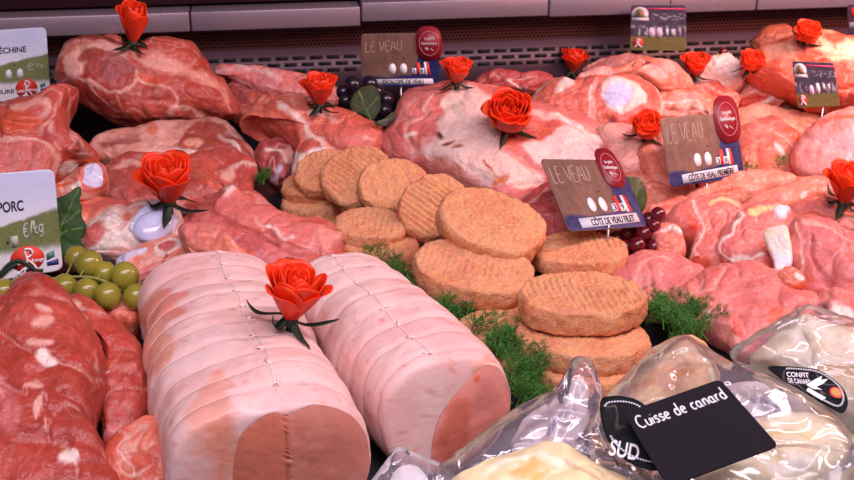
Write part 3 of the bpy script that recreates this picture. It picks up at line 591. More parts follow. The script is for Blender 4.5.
cut('bone', '', '', [(763, 240), (766, 230), (776, 227), (786, 226), (790, 240), (793, 262), (788, 271), (776, 275), (772, 258)], .066, 40, .006, .012, (238, 205, 190), base2=(232, 205, 205), seed=48, N=70, R=22, lump=.25, hf=.3, parent=vc, p=6, marks=[('p', [(768, 252), (792, 250), (794, 268), (776, 274)], 5, (232, 210, 226))])
for k in ('label', 'category', 'group'):
    for c in vc.children:
        if k in c: del c[k]
for c in vc.children: c['label'] = 'flat cream chine bone'
cut('veal_chop', 'large smooth veal chop at the right edge beside the flat cream bone', 'meat',
    [(786, 262), (788, 240), (794, 226), (808, 221), (828, 226), (850, 236), (884, 250), (904, 290), (890, 314), (850, 312), (826, 300), (802, 292)], .05, 28, .026, .048, (214, 124, 126), base2=(210, 116, 116), seed=49, N=150, R=46, lump=.8, marks=[
    ('l', [(800, 226), (803, 246), (801, 268), (806, 284)], 1.6, PALE, .001), ('l', [(802, 250), (801, 266)], 1.8, FAT), ('l', [(810, 224), (834, 232), (860, 246)], 1.8, PALE), ('l', [(812, 240), (816, 262), (830, 284)], 3, (188, 92, 92), -.003), ('r', .04, SAL, .6)])
cut('veal_trimming', 'small orange veal knob under the tip of the flat cream bone', 'meat',
    [(774, 282), (780, 272), (792, 269), (802, 276), (808, 286), (798, 292), (784, 292)], .05, 34, .012, .045, (222, 104, 76), base2=SAL, seed=50, N=60, R=20, marks=[('p', ell(800, 277, 5, 3, 30), 1.5, FAT)])
cut('veal_escalope', 'pink veal escalope behind the parsley, touching the round patties on its left', 'meat',
    [(610, 290), (618, 272), (628, 260), (644, 254), (664, 254), (684, 260), (700, 268), (712, 282), (708, 304), (688, 318), (660, 316), (634, 308)], .03, 18, .018, .028, (218, 124, 124), base2=PNK, seed=51, N=140, R=42, lump=.9, marks=[('l', [(636, 280), (648, 262), (672, 258)], 2, PALE), ('p', ell(690, 292, 9, 8, 30), 3, (224, 120, 104)), ('r', .03, PALE, .6)])
cut('veal_escalope', 'large glistening veal escalope in front of the chops, above the vacuum bags', 'meat',
    [(662, 310), (674, 294), (692, 280), (712, 270), (738, 266), (762, 270), (786, 278), (808, 290), (824, 302), (814, 320), (790, 334), (760, 350), (740, 358), (724, 344), (704, 330), (682, 324)], .03, 20, .022, .028, (220, 126, 124), base2=(212, 116, 114), seed=52, N=170, R=52, lump=1.0, marks=[
    ('l', [(704, 306), (716, 318), (730, 328), (742, 346)], 2.5, PALE, .001), ('p', ell(734, 326, 9, 6, 50), 2, (216, 84, 66)), ('p', ell(724, 336, 10, 8, 20), 2, (212, 130, 124)), ('p', ell(780, 314, 16, 8, -30), 3, (222, 108, 84)), ('l', [(690, 284), (698, 298), (712, 304)], 3, SAL, .003)])
cut('veal_chop', 'fat-edged veal chop end by the right picture edge above the rear vacuum bag', 'meat',
    [(806, 316), (812, 304), (824, 296), (842, 294), (880, 298), (890, 330), (850, 338), (826, 334)], .03, 26, .02, .028, (210, 116, 112), base2=PNK, seed=53, N=90, R=28, lump=.9, marks=[('p', ell(824, 310, 8, 7), 2, (120, 66, 72), -.004), ('p', ell(842, 316, 12, 8), 3, FAT)])
# ------------------------------------------------------------------ pieces that show only between and under the others
cut('pork_slab', 'flat pork slab seen only between the porc card leaf and the shank cartilage', 'meat', [(24, 214), (50, 198), (80, 196), (112, 200), (136, 214), (140, 240), (112, 262), (70, 268), (30, 262)], .03, 20, .018, .028, (204, 104, 98), base2=SAL, veins=.4, seed=101, N=100, R=28)
cut('veal_slab', 'salmon veal slab seen only in the gap behind the leaning filet card', 'meat', [(582, 196), (606, 180), (640, 178), (670, 192), (694, 210), (686, 226), (650, 232), (612, 230), (590, 216)], .032, 24, .018, .03, SAL, base2=(214, 112, 100), veins=.3, seed=102, N=100, R=28)
cut('veal_slab', 'pink veal slab beneath the folded salmon piece right of the first veal card', 'meat', [(700, 176), (720, 160), (750, 150), (790, 158), (808, 176), (800, 196), (760, 200), (716, 200)], .03, 22, .016, .028, (216, 120, 112), base2=SAL, veins=.3, seed=103, N=100, R=28)
cut('veal_slab', 'salmon veal slab hidden mostly behind the first veal card', 'meat', [(640, 130), (670, 114), (708, 112), (736, 118), (752, 140), (730, 166), (690, 172), (656, 156)], .045, 32, .018, .04, (222, 124, 106), base2=PALE, veins=.4, seed=104, N=100, R=28)
cut('veal_trimming', 'dull brownish veal piece on the back sill below the hanging cow-picture card', 'meat', [(584, 72), (596, 62), (618, 56), (644, 56), (664, 62), (652, 74), (612, 80)], .125, 48, .012, .02, (176, 104, 102), base2=(190, 116, 110), seed=105, N=80, R=22)
# ------------------------------------------------------------------ the two tied roasts
TWINE = simple('white_twine', (244, 206, 210), .7)
def roast(label, A, B, r0, r1, seed, face_px, marks_px, side_h):
    "A rear axis point, B front axis point; body swept along the axis with a flat cut front"
    A = np.array(A, float); B = np.array(B, float); ax = (B - A); Ln = np.linalg.norm(ax); ax /= Ln
    sx = np.cross(ax, Z); sx /= np.linalg.norm(sx); up = np.cross(sx, ax)
    M, N = 150, 160
    th = np.arange(N) * 2 * math.pi / N
    t = np.linspace(0, 1, M)
    loops = np.arange(.035, Ln - .008, .029)
    rows = []; tt = []
    for k in range(M):
        d = t[k] * Ln; r = r0 + (r1 - r0) * t[k]
        e = min(1, d / (.75 * r0)); r *= math.sqrt(max(0, 1 - (1 - e) ** 2)) if e < 1 else 1
        r = max(r, .002)
        df = Ln - d
        if df < .012: r *= 1 - .05 * (1 - df / .012) ** 2
        dent = sum(math.exp(-((d - l) / .0035) ** 2) for l in loops) * .0016
        c, s_ = np.cos(th), np.sin(th)
        k_ = (np.abs(c) ** 2.5 + np.abs(s_ * 1.06) ** 2.5) ** (-1 / 2.5)
        rr = (r - dent) * k_
        rows.append(A + ax * d + (rr * c)[:, None] * sx * side_h + (rr * s_)[:, None] * up)
    V = np.concatenate(rows)
    n0 = V - (A + ((V - A) @ ax)[:, None] * ax); n0 /= np.linalg.norm(n0, axis=1)[:, None] + 1e-9
    Q = V + seed * 9
    V = V + n0 * (fbm(Q * 14, seed, 3) * .006 + fbm(Q * 60, seed + 3, 3) * .0014)[:, None]
    # front annulus from the skin's edge to the cut muscle
    fpl = []
    for (px, py) in face_px:
        d = ray(px, py); q = np.dot(ax, B - O) / np.dot(ax, d); P = O + d * q - B; fpl.append((P @ sx, P @ up))
    fp = catmull(fpl, 240, True); fc = fp.mean(0)
    an = np.unwrap(np.arctan2(fp[:, 1] - fc[1], fp[:, 0] - fc[0]))
    rim = V[-N:]; rim2 = np.stack([(rim - B) @ sx, (rim - B) @ up], -1)
    ang = np.arctan2(rim2[:, 1] - fc[1], rim2[:, 0] - fc[0])
    a0 = np.mod(an, 2 * math.pi); o_ = np.argsort(a0); rad = np.linalg.norm(fp - fc, axis=1)[o_]
    ri = np.interp(np.mod(ang, 2 * math.pi), a0[o_], rad, period=2 * math.pi)
    ro = np.linalg.norm(rim2 - fc, axis=1); ri = np.minimum(ri, ro * .97)
    inner = fc + np.stack([np.cos(ang), np.sin(ang)], -1) * ri[:, None]
    rings = []
    for w in (.12, .3, .55, .8, 1.0):
        p2 = rim2 * (1 - w) + inner * w
        rings.append(B + p2[:, :1] * sx + p2[:, 1:] * up + ax * (.004 * math.sin(min(1, w * 1.2) * math.pi / 2)))
    Vb = np.concatenate([V] + rings); R_ = M + 5
    Vb[:, 2] = np.maximum(Vb[:, 2], .001)
    col = np.tile(alb(SKIN), (len(Vb), 1)); Qb = Vb + seed * 9
    m = sstep(-.3, .4, fbm(Qb * 25, 5 + seed, 3))[:, None]; col = col * (1 - m) + alb((236, 182, 184)) * m
    m = sstep(.2, .55, fbm(Qb * 32, 8 + seed, 3))[:, None] * .22; col = col * (1 - m) + alb((232, 160, 150)) * m
    m = (sstep(.42, .52, fbm(Qb * 140, 15 + seed, 4)))[:, None] * .45; col = col * (1 - m) + alb((222, 120, 90)) * m
    S = topx(Vb); wv = np.stack([fbm(Qb * 45, 21, 3), fbm(Qb * 45, 23, 3)], -1)
    nb = np.concatenate([n0] + [np.tile(ax, (N, 1))] * 5)
    facing = ((O - Vb) * nb).sum(1) > -.02
    c2 = col.copy(); paint(c2, S, marks_px, lambda p: np.array(p, float), np.zeros(len(S)), 1.0, wv * 3)
    col = np.where(facing[:, None], c2, col)
    root = empty('pork_roast', (float(B[0] * .5 + A[0] * .5), float(A[1] * .5 + B[1] * .5), 0.0)); tag(root, label, 'roast', 'tied pork roasts')
    child('loin_body', Vb, (gridq(R_, N), [list(range(N))[::-1]]), FATM, root, np.clip(col, 0, .93))
    # the cut muscle
    K = 22; Vf = []; rr = np.linspace(1, .03, K)
    for w in rr:
        p2 = fc + (inner - fc) * w; b = .004 + .005 * (1 - w ** 4)
        Vf.append(B + p2[:, :1] * sx + p2[:, 1:] * up + ax * b)
    Vf = np.concatenate(Vf); 
    dx = np.stack([(Vf - B) @ sx, (Vf - B) @ up], -1)
    Vf = Vf + ax * (fbm(Vf * 60 + seed, 33, 3) * .0007)[:, None]
    return root, A, B, ax, sx, up, Ln, V.reshape(M, N, 3), Vf, K, N, loops, fc, dx
def finish_roast(R_, crease_px, base, seed, marks, knots=True):
    root, A, B, ax, sx, up, Ln, V, Vf, K, N, loops, fc, dx = R_
    col = np.tile(alb(base), (len(Vf), 1)); m = sstep(-.3, .4, fbm(Vf * 40 + seed, 5, 3))[:, None]
    col = col * (1 - m) + alb(np.array(base) + (12, 14, 14)) * m
    S = topx(Vf); wv = np.stack([fbm(Vf * 45, 21, 3), fbm(Vf * 45, 23, 3)], -1)
    h = paint(col, S, marks, lambda p: np.array(p, float), np.zeros(len(S)), 1.0, wv * 1.2)
    Vf = Vf + ax * h[:, None]
    child('cut_face', Vf, (gridq(K, N), [[(K - 1) * N + i for i in range(N)]]), FACEM, root, np.clip(col, 0, .93))['label'] = 'bare pink cut muscle at the front end'
    tw = MB(); M = V.shape[0]
    def surf(d, a):
        k = min(M - 1, max(0, d / Ln * (M - 1))); k0 = int(k); f = k - k0; k1 = min(M - 1, k0 + 1)
        j = (a / (2 * math.pi) * N) % N; j0 = int(j); g = j - j0; j1 = (j0 + 1) % N
        return (V[k0, j0] * (1 - f) + V[k1, j0] * f) * (1 - g) + (V[k0, j1] * (1 - f) + V[k1, j1] * f) * g
    def out(P):
        q = P - (A + ((P - A) @ ax) * ax); return P + q / np.linalg.norm(q) * .0004
    rnd = random.Random(seed)
    a_line = math.radians(100 if seed < 5 else 78)
    for l in loops:
        sk = rnd.uniform(-.004, .004)
        pts = [out(surf(l + sk * math.sin(a), a)) for a in np.linspace(math.radians(-35), math.radians(215), 70)]
        tw.tube(pts, .00032, 5)
        P = out(surf(l, a_line + rnd.uniform(-.03, .03)))
        q = P - (A + ((P - A) @ ax) * ax); q /= np.linalg.norm(q)
        for _ in range(2):
            dd = np.array([rnd.gauss(0, 1) for _ in range(3)]); dd -= q * (dd @ q); dd /= np.linalg.norm(dd)
            tw.tube([P - dd * .004 + q * .0006, P + q * .0016, P + dd * .004 + q * .0006], .0006, 5)
        tw.ball(P + q * .0006, .0013, 8, 6)
    pts = [out(surf(d, a_line + .03 * math.sin(d * 60))) for d in np.linspace(.03, Ln - .003, 60)]
    tw.tube(pts, .00045, 5)
    tw.build('twine', TWINE, root)
R1 = roast('long tied pork roast with pink two-lobed cut face, nearest the tenderloins', (-.212, 1.0, .053), (-.112, .70, .058), .055, .063, 2,
    [(232, 478), (234, 452), (240, 432), (254, 418), (272, 410), (286, 412), (300, 406), (326, 397), (348, 394), (364, 396), (372, 412), (376, 436), (374, 470), (364, 505), (330, 525), (270, 525), (240, 505)],
    [('p', [(196, 400), (214, 372), (232, 396), (222, 430), (204, 470), (190, 470)], 6, (232, 150, 132), 0, .7), ('p', [(208, 428), (232, 428), (232, 470), (214, 478)], 6, (228, 136, 110), 0, .8), ('p', [(140, 330), (160, 318), (172, 338), (160, 380), (148, 372)], 4, (232, 160, 146)),
     ('p', [(128, 316), (150, 298), (176, 290), (186, 296), (168, 316), (140, 330)], 4, (228, 142, 132))], 1.2)
finish_roast(R1, None, (208, 126, 114), 2, [('l', [(284, 404), (286, 430), (288, 460), (289, 520)], 1.2, (168, 84, 80), -.003), ('p', [(232, 478), (236, 440), (262, 416), (284, 412), (287, 480), (284, 520), (240, 510)], 3, (212, 122, 104)), ('r', .0, FAT, 0)])
R2 = roast('tied pork roast with one round cut face, nearest the breaded patties', (-.092, 1.0, .055), (.016, .775, .055), .053, .056, 6,
    [(430, 470), (430, 440), (436, 418), (448, 398), (464, 380), (478, 366), (490, 362), (500, 368), (506, 384), (508, 402), (502, 420), (490, 440), (470, 458), (450, 470)],
    [('p', [(470, 360), (486, 354), (500, 362), (488, 366), (476, 372)], 2, (232, 160, 146))], 1.0)
finish_roast(R2, None, (216, 130, 124), 6, [('p', ell(476, 377, 3, 4), 1, (226, 110, 78), .001), ('p', [(432, 460), (436, 425), (460, 392), (470, 420), (460, 460)], 6, (206, 112, 98))])
# ------------------------------------------------------------------ helpers that find the surface already built
DG = None
def hit(px, py):
    d = Vector(ray(px, py)).normalized()
    ok, loc, nor, _, ob, _ = SC.ray_cast(DG, Vector(O), d)
    return (np.array(loc), np.array(nor), ob) if ok else (at(px, py, 0.0), Z, None)
# ------------------------------------------------------------------ breaded patties
def basis(n, yaw=0):
    n = np.asarray(n, float); n /= np.linalg.norm(n)
    x = np.cross([0, 1.0, 0], n); x /= np.linalg.norm(x); y = np.cross(n, x); a = math.radians(yaw)
    return x * math.cos(a) + y * math.sin(a), -x * math.sin(a) + y * math.cos(a), n
def patty(label, cx, cy, z, wpx, ratio=.74, tilt=0, roll=0, yaw=0, ridge=0.6, seed=0, th=.021):
    C = at(cx, cy, z); rx = wpx / 2 * pxm(C); ry = rx * ratio
    t, r = math.radians(tilt), math.radians(roll)
    ex, ey, ez = basis((math.sin(r), -math.sin(t), math.cos(t)), yaw)
    N, R, S, RB = 160, 44, 12, 10
    th_ = np.arange(N) * 2 * math.pi / N
    c, s = np.cos(th_), np.sin(th_)
    e = (np.abs(c) ** 2.25 + np.abs(s) ** 2.25) ** (-1 / 2.25)
    e = e * (1 + .025 * noise(np.stack([c * 2.2, s * 2.2, c * 0 + seed * 3.1], -1), 4) + .012 * noise(np.stack([c * 6, s * 6, c * 0 + seed], -1), 6))
    X, Y = rx * e * c, ry * e * s
    rows = []; edge = []
    cr = .0045
    for w in np.linspace(.02, 1, R): rows.append((w * (1 - cr / rx), th / 2)); edge.append(0)
    for k in range(1, S + 1):
        q = math.pi * k / (S + 1); rows.append((1 - cr / rx + cr / rx * math.sin(q) ** .8, th / 2 * math.cos(q))); edge.append(1)
    for w in np.linspace(1 - cr / rx, .03, RB): rows.append((w, -th / 2)); edge.append(2)
    P = np.concatenate([np.stack([X * w, Y * w, np.full(N, zz)], -1) for w, zz in rows]); E = np.repeat(edge, N)
    A = P + seed * 3.3
    rg = np.sin(P[:, 0] / .0062 * 2 * math.pi + 2 * noise(A * 25, 3)) * (E == 0) * ridge * sstep(-.4, .5, noise(A * 18, 9))
    nrm = np.zeros_like(P); nrm[:, 2] = np.where(E == 0, 1, np.where(E == 2, -1, 0)); side = E == 1
    nrm[side, :2] = (P / (np.linalg.norm(P[:, :2], axis=1)[:, None] + 1e-9))[side, :2]
    cr_ = np.clip(fbm(A * 330, 12, 2), -1, 1)
    P = P + nrm * (rg * .0013 + fbm(A * 28, 2, 3) * .0022 + fbm(A * 120, 5, 2) * .0018 + cr_ * .0011)[:, None]
    W = C + P[:, :1] * ex + P[:, 1:2] * ey + P[:, 2:] * ez
    col = np.tile(alb((222, 154, 124)), (len(P), 1)); m = sstep(-.3, .5, fbm(A * 50, 21, 3))[:, None]
    col = col * (1 - m) + alb((216, 142, 114)) * m
    m = (sstep(.0, .5, fbm(A * 36, 23, 3)) * np.where(E == 1, .8, .25))[:, None]; col = col * (1 - m) + alb((216, 128, 98)) * m
    m = (sstep(.3, .6, noise(A * 420, 25)) * .5)[:, None]; col = col * (1 - m) + alb((236, 178, 110)) * m
    W[:, 2] = np.maximum(W[:, 2], .001)
    M = len(rows); loc = (float(C[0]), float(C[1]), float(W[:, 2].min()))
    o = mesh('breaded_patty', W, (gridq(M, N)[:, ::-1], [list(range(N)), [(M - 1) * N + i for i in range(N)][::-1]]), CRUMB, None, loc, np.clip(col, 0, .93))
    return tag(o, label, 'patty', 'breaded meat patties')
G = .021
patty('lowest patty of the front right pair stack, mostly hidden behind the front vacuum bag', 594, 372, .012, 126, .70, 0, 0, 4, .2, 1)
patty('breaded patty directly under the frontmost patty, above the parsley', 581, 342, .034, 134, .70, 2, 2, -4, .5, 2)
patty('frontmost breaded patty, top of the front right stack', 582, 303, .060, 131, .70, 2, 2, 8, .9, 3, .023)
patty('bottom patty of the centre stack, in shade just above the parsley', 516, 356, .010, 106, .72, 0, 0, 0, .2, 4)
patty('shaded patty third from the top of the centre stack', 512, 334, .024, 112, .72, 3, 0, 10, .2, 5)
patty('thick cracked patty under the leaning one in the centre stack', 473, 274, .054, 122, .72, 12, 4, -12, .3, 6, .025)
patty('patty leaning on top of the centre stack, nearest the filet card', 491, 226, .082, 111, .78, 22, 8, -22, .3, 7, .022)
patty('mostly hidden patty underneath the flat patty, behind the front right stack', 590, 292, .022, 96, .74, 0, 0, 0, .2, 17)
patty('flat patty below the pin of the filet card, behind the front right stack', 580, 256, .044, 97, .74, 3, 0, 5, .8, 8)
patty('upright ridged patty leaning left of the top centre patty', 433, 208, .064, 78, .86, 40, 8, 60, 1.0, 9, .018)
patty('patty in the leaning row squeezed between the middle ridged one and the upright ridged one', 393, 187, .064, 72, .88, 34, 6, 20, .7, 10, .018)
patty('ridged patty in the middle of the leaning back row', 358, 178, .066, 78, .86, 32, 4, 50, 1.0, 11, .018)
patty('leftmost patty of the leaning back row, below the hollow veal shoulder', 325, 174, .066, 62, .88, 30, -4, 10, .5, 12, .018)
patty('upper patty of the small stack at the far left of the patties', 310, 188, .046, 56, .86, 14, -8, 0, .2, 13)
patty('middle patty of the small stack at the far left of the patties', 312, 206, .028, 60, .84, 6, -4, 0, .2, 14)
patty('bottom patty of the small stack at the far left of the patties', 318, 220, .010, 72, .8, 0, 0, 0, .2, 15)
patty('upper flat patty under the leaning row, behind the right tied roast', 370, 229, .046, 72, .8, 10, 0, -5, .3, 16, .019)
patty('second flat patty under the leaning row, in shade', 382, 252, .028, 76, .8, 4, 0, 0, .2, 18)
patty('lowest flat patty under the leaning row, touching the parsley', 400, 272, .010, 76, .8, 0, 0, 0, .2, 19)
# ------------------------------------------------------------------ grapes and leaves
GREEN = simple('green_grape', (158, 142, 60), .22, 0, .35, .5, .1, 60, .2, .25)
BLACK = simple('black_grape', (44, 30, 48), .25, 0, 0, .5, .05, 80, .2, .2)
REDG = simple('red_grape', (112, 26, 40), .2, 0, .2, .5, .05, 80, .3, .35)
STALK = simple('grape_stalk', (150, 146, 88), .6)
def bunch(name, label, spots, z, mat, stem_px, dmat=None):
    ref = at(np.mean([s[0] for s in spots]), np.mean([s[1] for s in spots]), z); dist = float((ref - O) @ FW)
    cs = []
    for i, (px, py, r, dz) in enumerate(spots):
        d = ray(px, py); P = O + d * (dist + dz); cs.append((P, r * (dist + dz) / F))
    base = np.mean([c for c, _ in cs], 0); root = empty(name, (base[0], base[1], min(c[2] - r for c, r in cs)))
    tag(root, label, 'grapes')
    for P, r in cs:
        mb = MB(); mb.ball(P, (r, r, r * 1.06), 20, 14); mb.build('grape', mat, root)
    mb = MB(); pts = catmull([O + ray(px, py) * (dist + dz) for px, py, dz in stem_px], 30, False)
    mb.tube(pts, .0013, 6)
    for P, r in cs:
        j = int(np.argmin(np.linalg.norm(pts - P, axis=1))); mb.tube([pts[j], pts[j] * .5 + P * .5 + np.array([0, 0, .002]), P], .0008, 5)
    mb.build('stalk', STALK, root)
    return root
bunch('grape_bunch', 'bunch of green grapes between the porc price card and the tied roast',
      [(65, 287, 13, 0), (87, 291, 13, -.004), (108, 296, 13.5, -.012), (136, 297, 13, -.008), (125, 276, 14, .004), (105, 274, 12, .014), (89, 264, 14, .012), (77, 258, 12, .028), (44, 287, 12, .02), (22, 289, 13, .02), (4, 292, 13, .02), (120, 308, 10, .02)], .078, GREEN,
      [(50, 279, .0), (68, 277, -.002), (88, 277, -.006), (104, 281, -.006), (122, 290, .0)])
bunch('grape_bunch', 'cluster of black grapes with leaves at the back, right of the fourth rose',
      [(353, 85, 9, 0), (370, 84, 8, .01), (360, 94, 8, -.005), (343, 92, 7, .005), (386, 100, 8, 0), (384, 111, 8, -.005), (345, 101, 7, .004), (376, 92, 8, .012), (356, 103, 7, .01), (375, 115, 7, .0)], .095, BLACK, [(345, 88, .01), (362, 96, .01), (380, 108, .005)])
bunch('grape_bunch', 'cluster of dark red grapes below the leaning filet card',
      [(658, 215, 8, 0), (649, 220, 8, .008), (654, 226, 7, -.003), (644, 234, 9, 0), (637, 246, 9, -.008), (654, 247, 8, -.006), (666, 248, 7, -.004), (679, 253, 5, -.006), (627, 234, 8, .01), (617, 239, 9, .012), (610, 246, 8, .012), (625, 248, 8, .0), (636, 226, 8, .014), (602, 238, 9, .02), (664, 236, 6, .01)], .05, REDG, [(655, 218, .015), (640, 238, .012), (620, 244, .016)])
bunch('grape_bunch', 'single dark red grape lying at the back between two roses on the right', [(723, 52, 4.5, 0)], .135, REDG, [(716, 56, 0), (720, 53, 0), (722, 52, 0)])
def leaf(name, label, outline, z, tilt, base, veins, seed, yaw=0, mat=None):
    return cut(name, label, 'leaf', outline, z, tilt, .0012, .0012, base, None, mat or LEAFM, seed=seed, N=110, R=24, RB=6, lump=.45, hf=.4, yaw=yaw, p=8, floor=.002,
               marks=[('l', v, .8, (128, 150, 84), .0006, .8) for v in veins])
LEAFM = colmat('leaf_surface', .5, 0, .2, 120, .5, 120, .2, 0)
leaf('grape_leaf', 'dark green serrated leaf behind the right edge of the porc card',
     [(52, 202), (58, 197), (64, 195), (70, 191), (79, 187), (81, 194), (80, 201), (83, 207), (82, 216), (87, 225), (84, 233), (82, 240), (85, 248), (80, 256), (66, 258), (54, 254), (50, 230)], .085, 66, (60, 84, 42),
     [[(58, 250), (62, 226), (70, 206), (77, 190)], [(62, 226), (74, 214), (81, 210)], [(60, 236), (72, 230), (84, 228)], [(61, 226), (56, 212)]], 61)
leaf('grape_leaf', 'olive green leaf lying against the black grapes at the back', [(350, 104), (354, 94), (362, 87), (372, 86), (379, 94), (381, 105), (376, 116), (371, 120), (362, 115), (353, 112)], .105, 62, (66, 70, 34), [[(371, 119), (366, 108), (360, 92)], [(367, 109), (376, 98)], [(367, 110), (355, 104)]], 62)
leaf('grape_leaf', 'small dark leaf hanging below the black grapes', [(375, 122), (384, 119), (395, 111), (394, 120), (386, 126), (378, 126)], .098, 60, (50, 58, 46), [[(376, 123), (392, 114)]], 63)
leaf('grape_leaf', 'olive leaf showing behind the right edge of the filet card', [(622, 182), (628, 177), (638, 178), (644, 184), (647, 196), (645, 208), (638, 212), (628, 200)], .075, 62, (84, 84, 42), [[(630, 206), (636, 192), (640, 180)]], 64)
# ------------------------------------------------------------------ parsley / dill garnish: fine fronds nobody could count
FERN = simple('parsley_green', (84, 134, 64), .6, 0, 0, .3, 0, 100, 0, .3)
def fronds(label, path, n, z0, spread, Lm, seed):
    rnd = random.Random(seed); mb = MB(); path = catmull(path, 60, False)
    for k in range(n):
        px, py = path[rnd.randrange(60)]; px += rnd.gauss(0, spread); py += rnd.gauss(0, spread * .6)
        P = at(px, py, z0); P[2] = rnd.uniform(.002, z0)
        P = at(px, py, P[2]) if P[2] > 0 else P
        a = rnd.uniform(0, 2 * math.pi); el = rnd.uniform(.4, 1.4); Lf = Lm * rnd.uniform(.7, 1.2)
        d = np.array([math.cos(a) * math.cos(el), math.sin(a) * math.cos(el), math.sin(el)])
        side = np.cross(d, Z); side /= np.linalg.norm(side); nn = np.cross(side, d)
        q = np.linspace(0, 1, 8); pts = P + np.outer(q * Lf, d) - np.outer(q ** 2 * Lf * .22, Z)
        mb.tube(pts, np.linspace(.0008, .0003, 8), 4, False)
        nb = 11
        for b in range(nb):
            f = .3 + .7 * b / (nb - 1); Q = P + d * (f * Lf) - Z * (f * f * Lf * .22)
            az = b * 2.4 + rnd.uniform(-.4, .4); sd = side * math.cos(az) + nn * math.sin(az)
            bl = Lf * .36 * (1.2 - f * .85); bd = d * .6 + sd * .8; bd /= np.linalg.norm(bd); s3 = np.cross(bd, d); s3 /= np.linalg.norm(s3) + 1e-9; n3 = np.cross(s3, bd)
            mb.tube([Q, Q + bd * bl], [.0004, .0002], 3, False)
            for m in range(9):
                g = .15 + .85 * m / 8; Q2 = Q + bd * (g * bl); a2 = m * 2.4
                nd = bd * .9 + (s3 * math.cos(a2) + n3 * math.sin(a2)) * .6; nd /= np.linalg.norm(nd)
                ll = rnd.uniform(.005, .0085) * (1.1 - .4 * g); w = np.cross(nd, s3 * .9 + n3 * .1); w /= np.linalg.norm(w) + 1e-9; w2 = np.cross(nd, w)
                e = Q2 + nd * ll; h = .00038; M_ = Q2 + nd * ll * .55
                mb.add([Q2, M_ + w * h, M_ - w * .5 * h + w2 * .87 * h, M_ - w * .5 * h - w2 * .87 * h, e], [[0, 2, 1], [0, 3, 2], [0, 1, 3], [4, 1, 2], [4, 2, 3], [4, 3, 1]])
    V, Fc = mb.arr(); V[:, 2] = np.maximum(V[:, 2], .001)
    loc = (float(V[:, 0].mean()), float(V[:, 1].mean()), .001)
    o = mesh('parsley_garnish', V, Fc, FERN, None, loc, None, False)
    tag(o, label, 'garnish', None, 'stuff')
fronds('strip of feathery green parsley between the right tied roast and the patties', [(362, 272), (388, 290), (420, 306), (448, 326), (478, 344), (504, 364), (524, 384), (520, 404), (512, 412)], 95, .034, 7, .036, 1)
fronds('clump of feathery parsley right of the front patty stack', [(650, 322), (662, 322), (676, 328), (694, 334), (708, 338)], 46, .034, 8, .036, 2)
fronds('small parsley sprig peeping out right of the flat patty', [(634, 292), (644, 296)], 9, .02, 4, .026, 3)
fronds('bit of green garnish in the gap right of the first veal card', [(752, 170), (766, 176), (788, 172)], 14, .05, 4, .028, 4)
fronds('bit of green garnish in the dark gap beside the red pork slab', [(254, 178), (262, 186)], 8, .035, 3, .026, 5)
# ------------------------------------------------------------------ roses
def petal_mat():
    m = simple('rose_petal', (244, 66, 30), .42, 0, .15, .4, .15, 8, .05, .12)
    return m
PET = petal_mat(); SEP = simple('rose_sepal', (46, 58, 46), .5, 0, 0, .4, .1, 10, 0, .2)
def petal(t0, w, R, h, lip, close, z0=0.0, nu=15, nv=13, seed=0, vee=False):
    V = []; rnd = random.Random(seed); ph = rnd.uniform(0, 6); 
    for side in (0, 1):
        for j in range(nv):
            v = j / (nv - 1)
            for i in range(nu):
                u = -1 + 2 * i / (nu - 1)
                vv = v * (1 - .30 * abs(u) ** 2.4 - .10 * abs(u))
                b = math.sin(min(1, .12 + vv / .5) * math.pi / 2) ** .9
                if vee: b = .16 + .90 * min(1, vv / .85) ** .85
                r = R * b
                if vv > .5: r *= 1 - close * ((vv - .5) / .5) ** 2
                if vv > .66: r += lip * ((vv - .66) / .34) ** 2 * (1 - .4 * u * u)
                r *= 1 + .07 * u
                a = t0 + u * w * min(1, .35 + vv * 1.3)
                zz = z0 + h * vv - (lip * .55 * max(0, (vv - .78) / .22) ** 2) + .012 * math.sin(3 * u + ph) * vv
                r -= side * .014
                V.append((r * math.cos(a), r * math.sin(a), zz))
    n = nu * nv; Fq = []
    for j in range(nv - 1):
        for i in range(nu - 1):
            a = j * nu + i; Fq.append([a, a + 1, a + nu + 1, a + nu]); Fq.append([n + a, n + a + nu, n + a + nu + 1, n + a + 1])
    for i in range(nu - 1):
        a = (nv - 1) * nu + i; Fq.append([a, a + 1, n + a + 1, n + a]); Fq.append([i + 1, i, n + i, n + i + 1])
    for j in range(nv - 1):
        a = j * nu; Fq.append([a + nu, a, n + a, n + a + nu]); b = a + nu - 1; Fq.append([b, b + nu, n + b + nu, n + b])
    return np.array(V), Fq
def sepal(t0, Ls, droop, curl, seed):
    rnd = random.Random(seed); V = []; m = 16
    ca, sa = math.cos(t0), math.sin(t0)
    for j in range(m):
        s = j / (m - 1); r = .07 + Ls * (s - .12 * s * s * curl); z = .03 - droop * s + curl * .35 * s ** 3 * Ls + .05 * math.sin(s * 5 + seed)
        wd = .105 * (1 - s) ** .6 * (0.55 + 1.6 * s * (1 - s)) + .004; tw = .5 * math.sin(s * 3 + seed)
        px, py = -sa, ca
        for k, q in ((-1, 0), (0, -.35), (1, 0), (0, -.6)):
            x = r * ca + px * wd * k; y = r * sa + py * wd * k; V.append((x, y, z + wd * (q * .6 + k * tw * .6)))
    Fq = [list(f) for f in gridq(m, 4)] + [[0, 1, 2, 3], [(m - 1) * 4 + k for k in (3, 2, 1, 0)]]
    return np.array(V), Fq
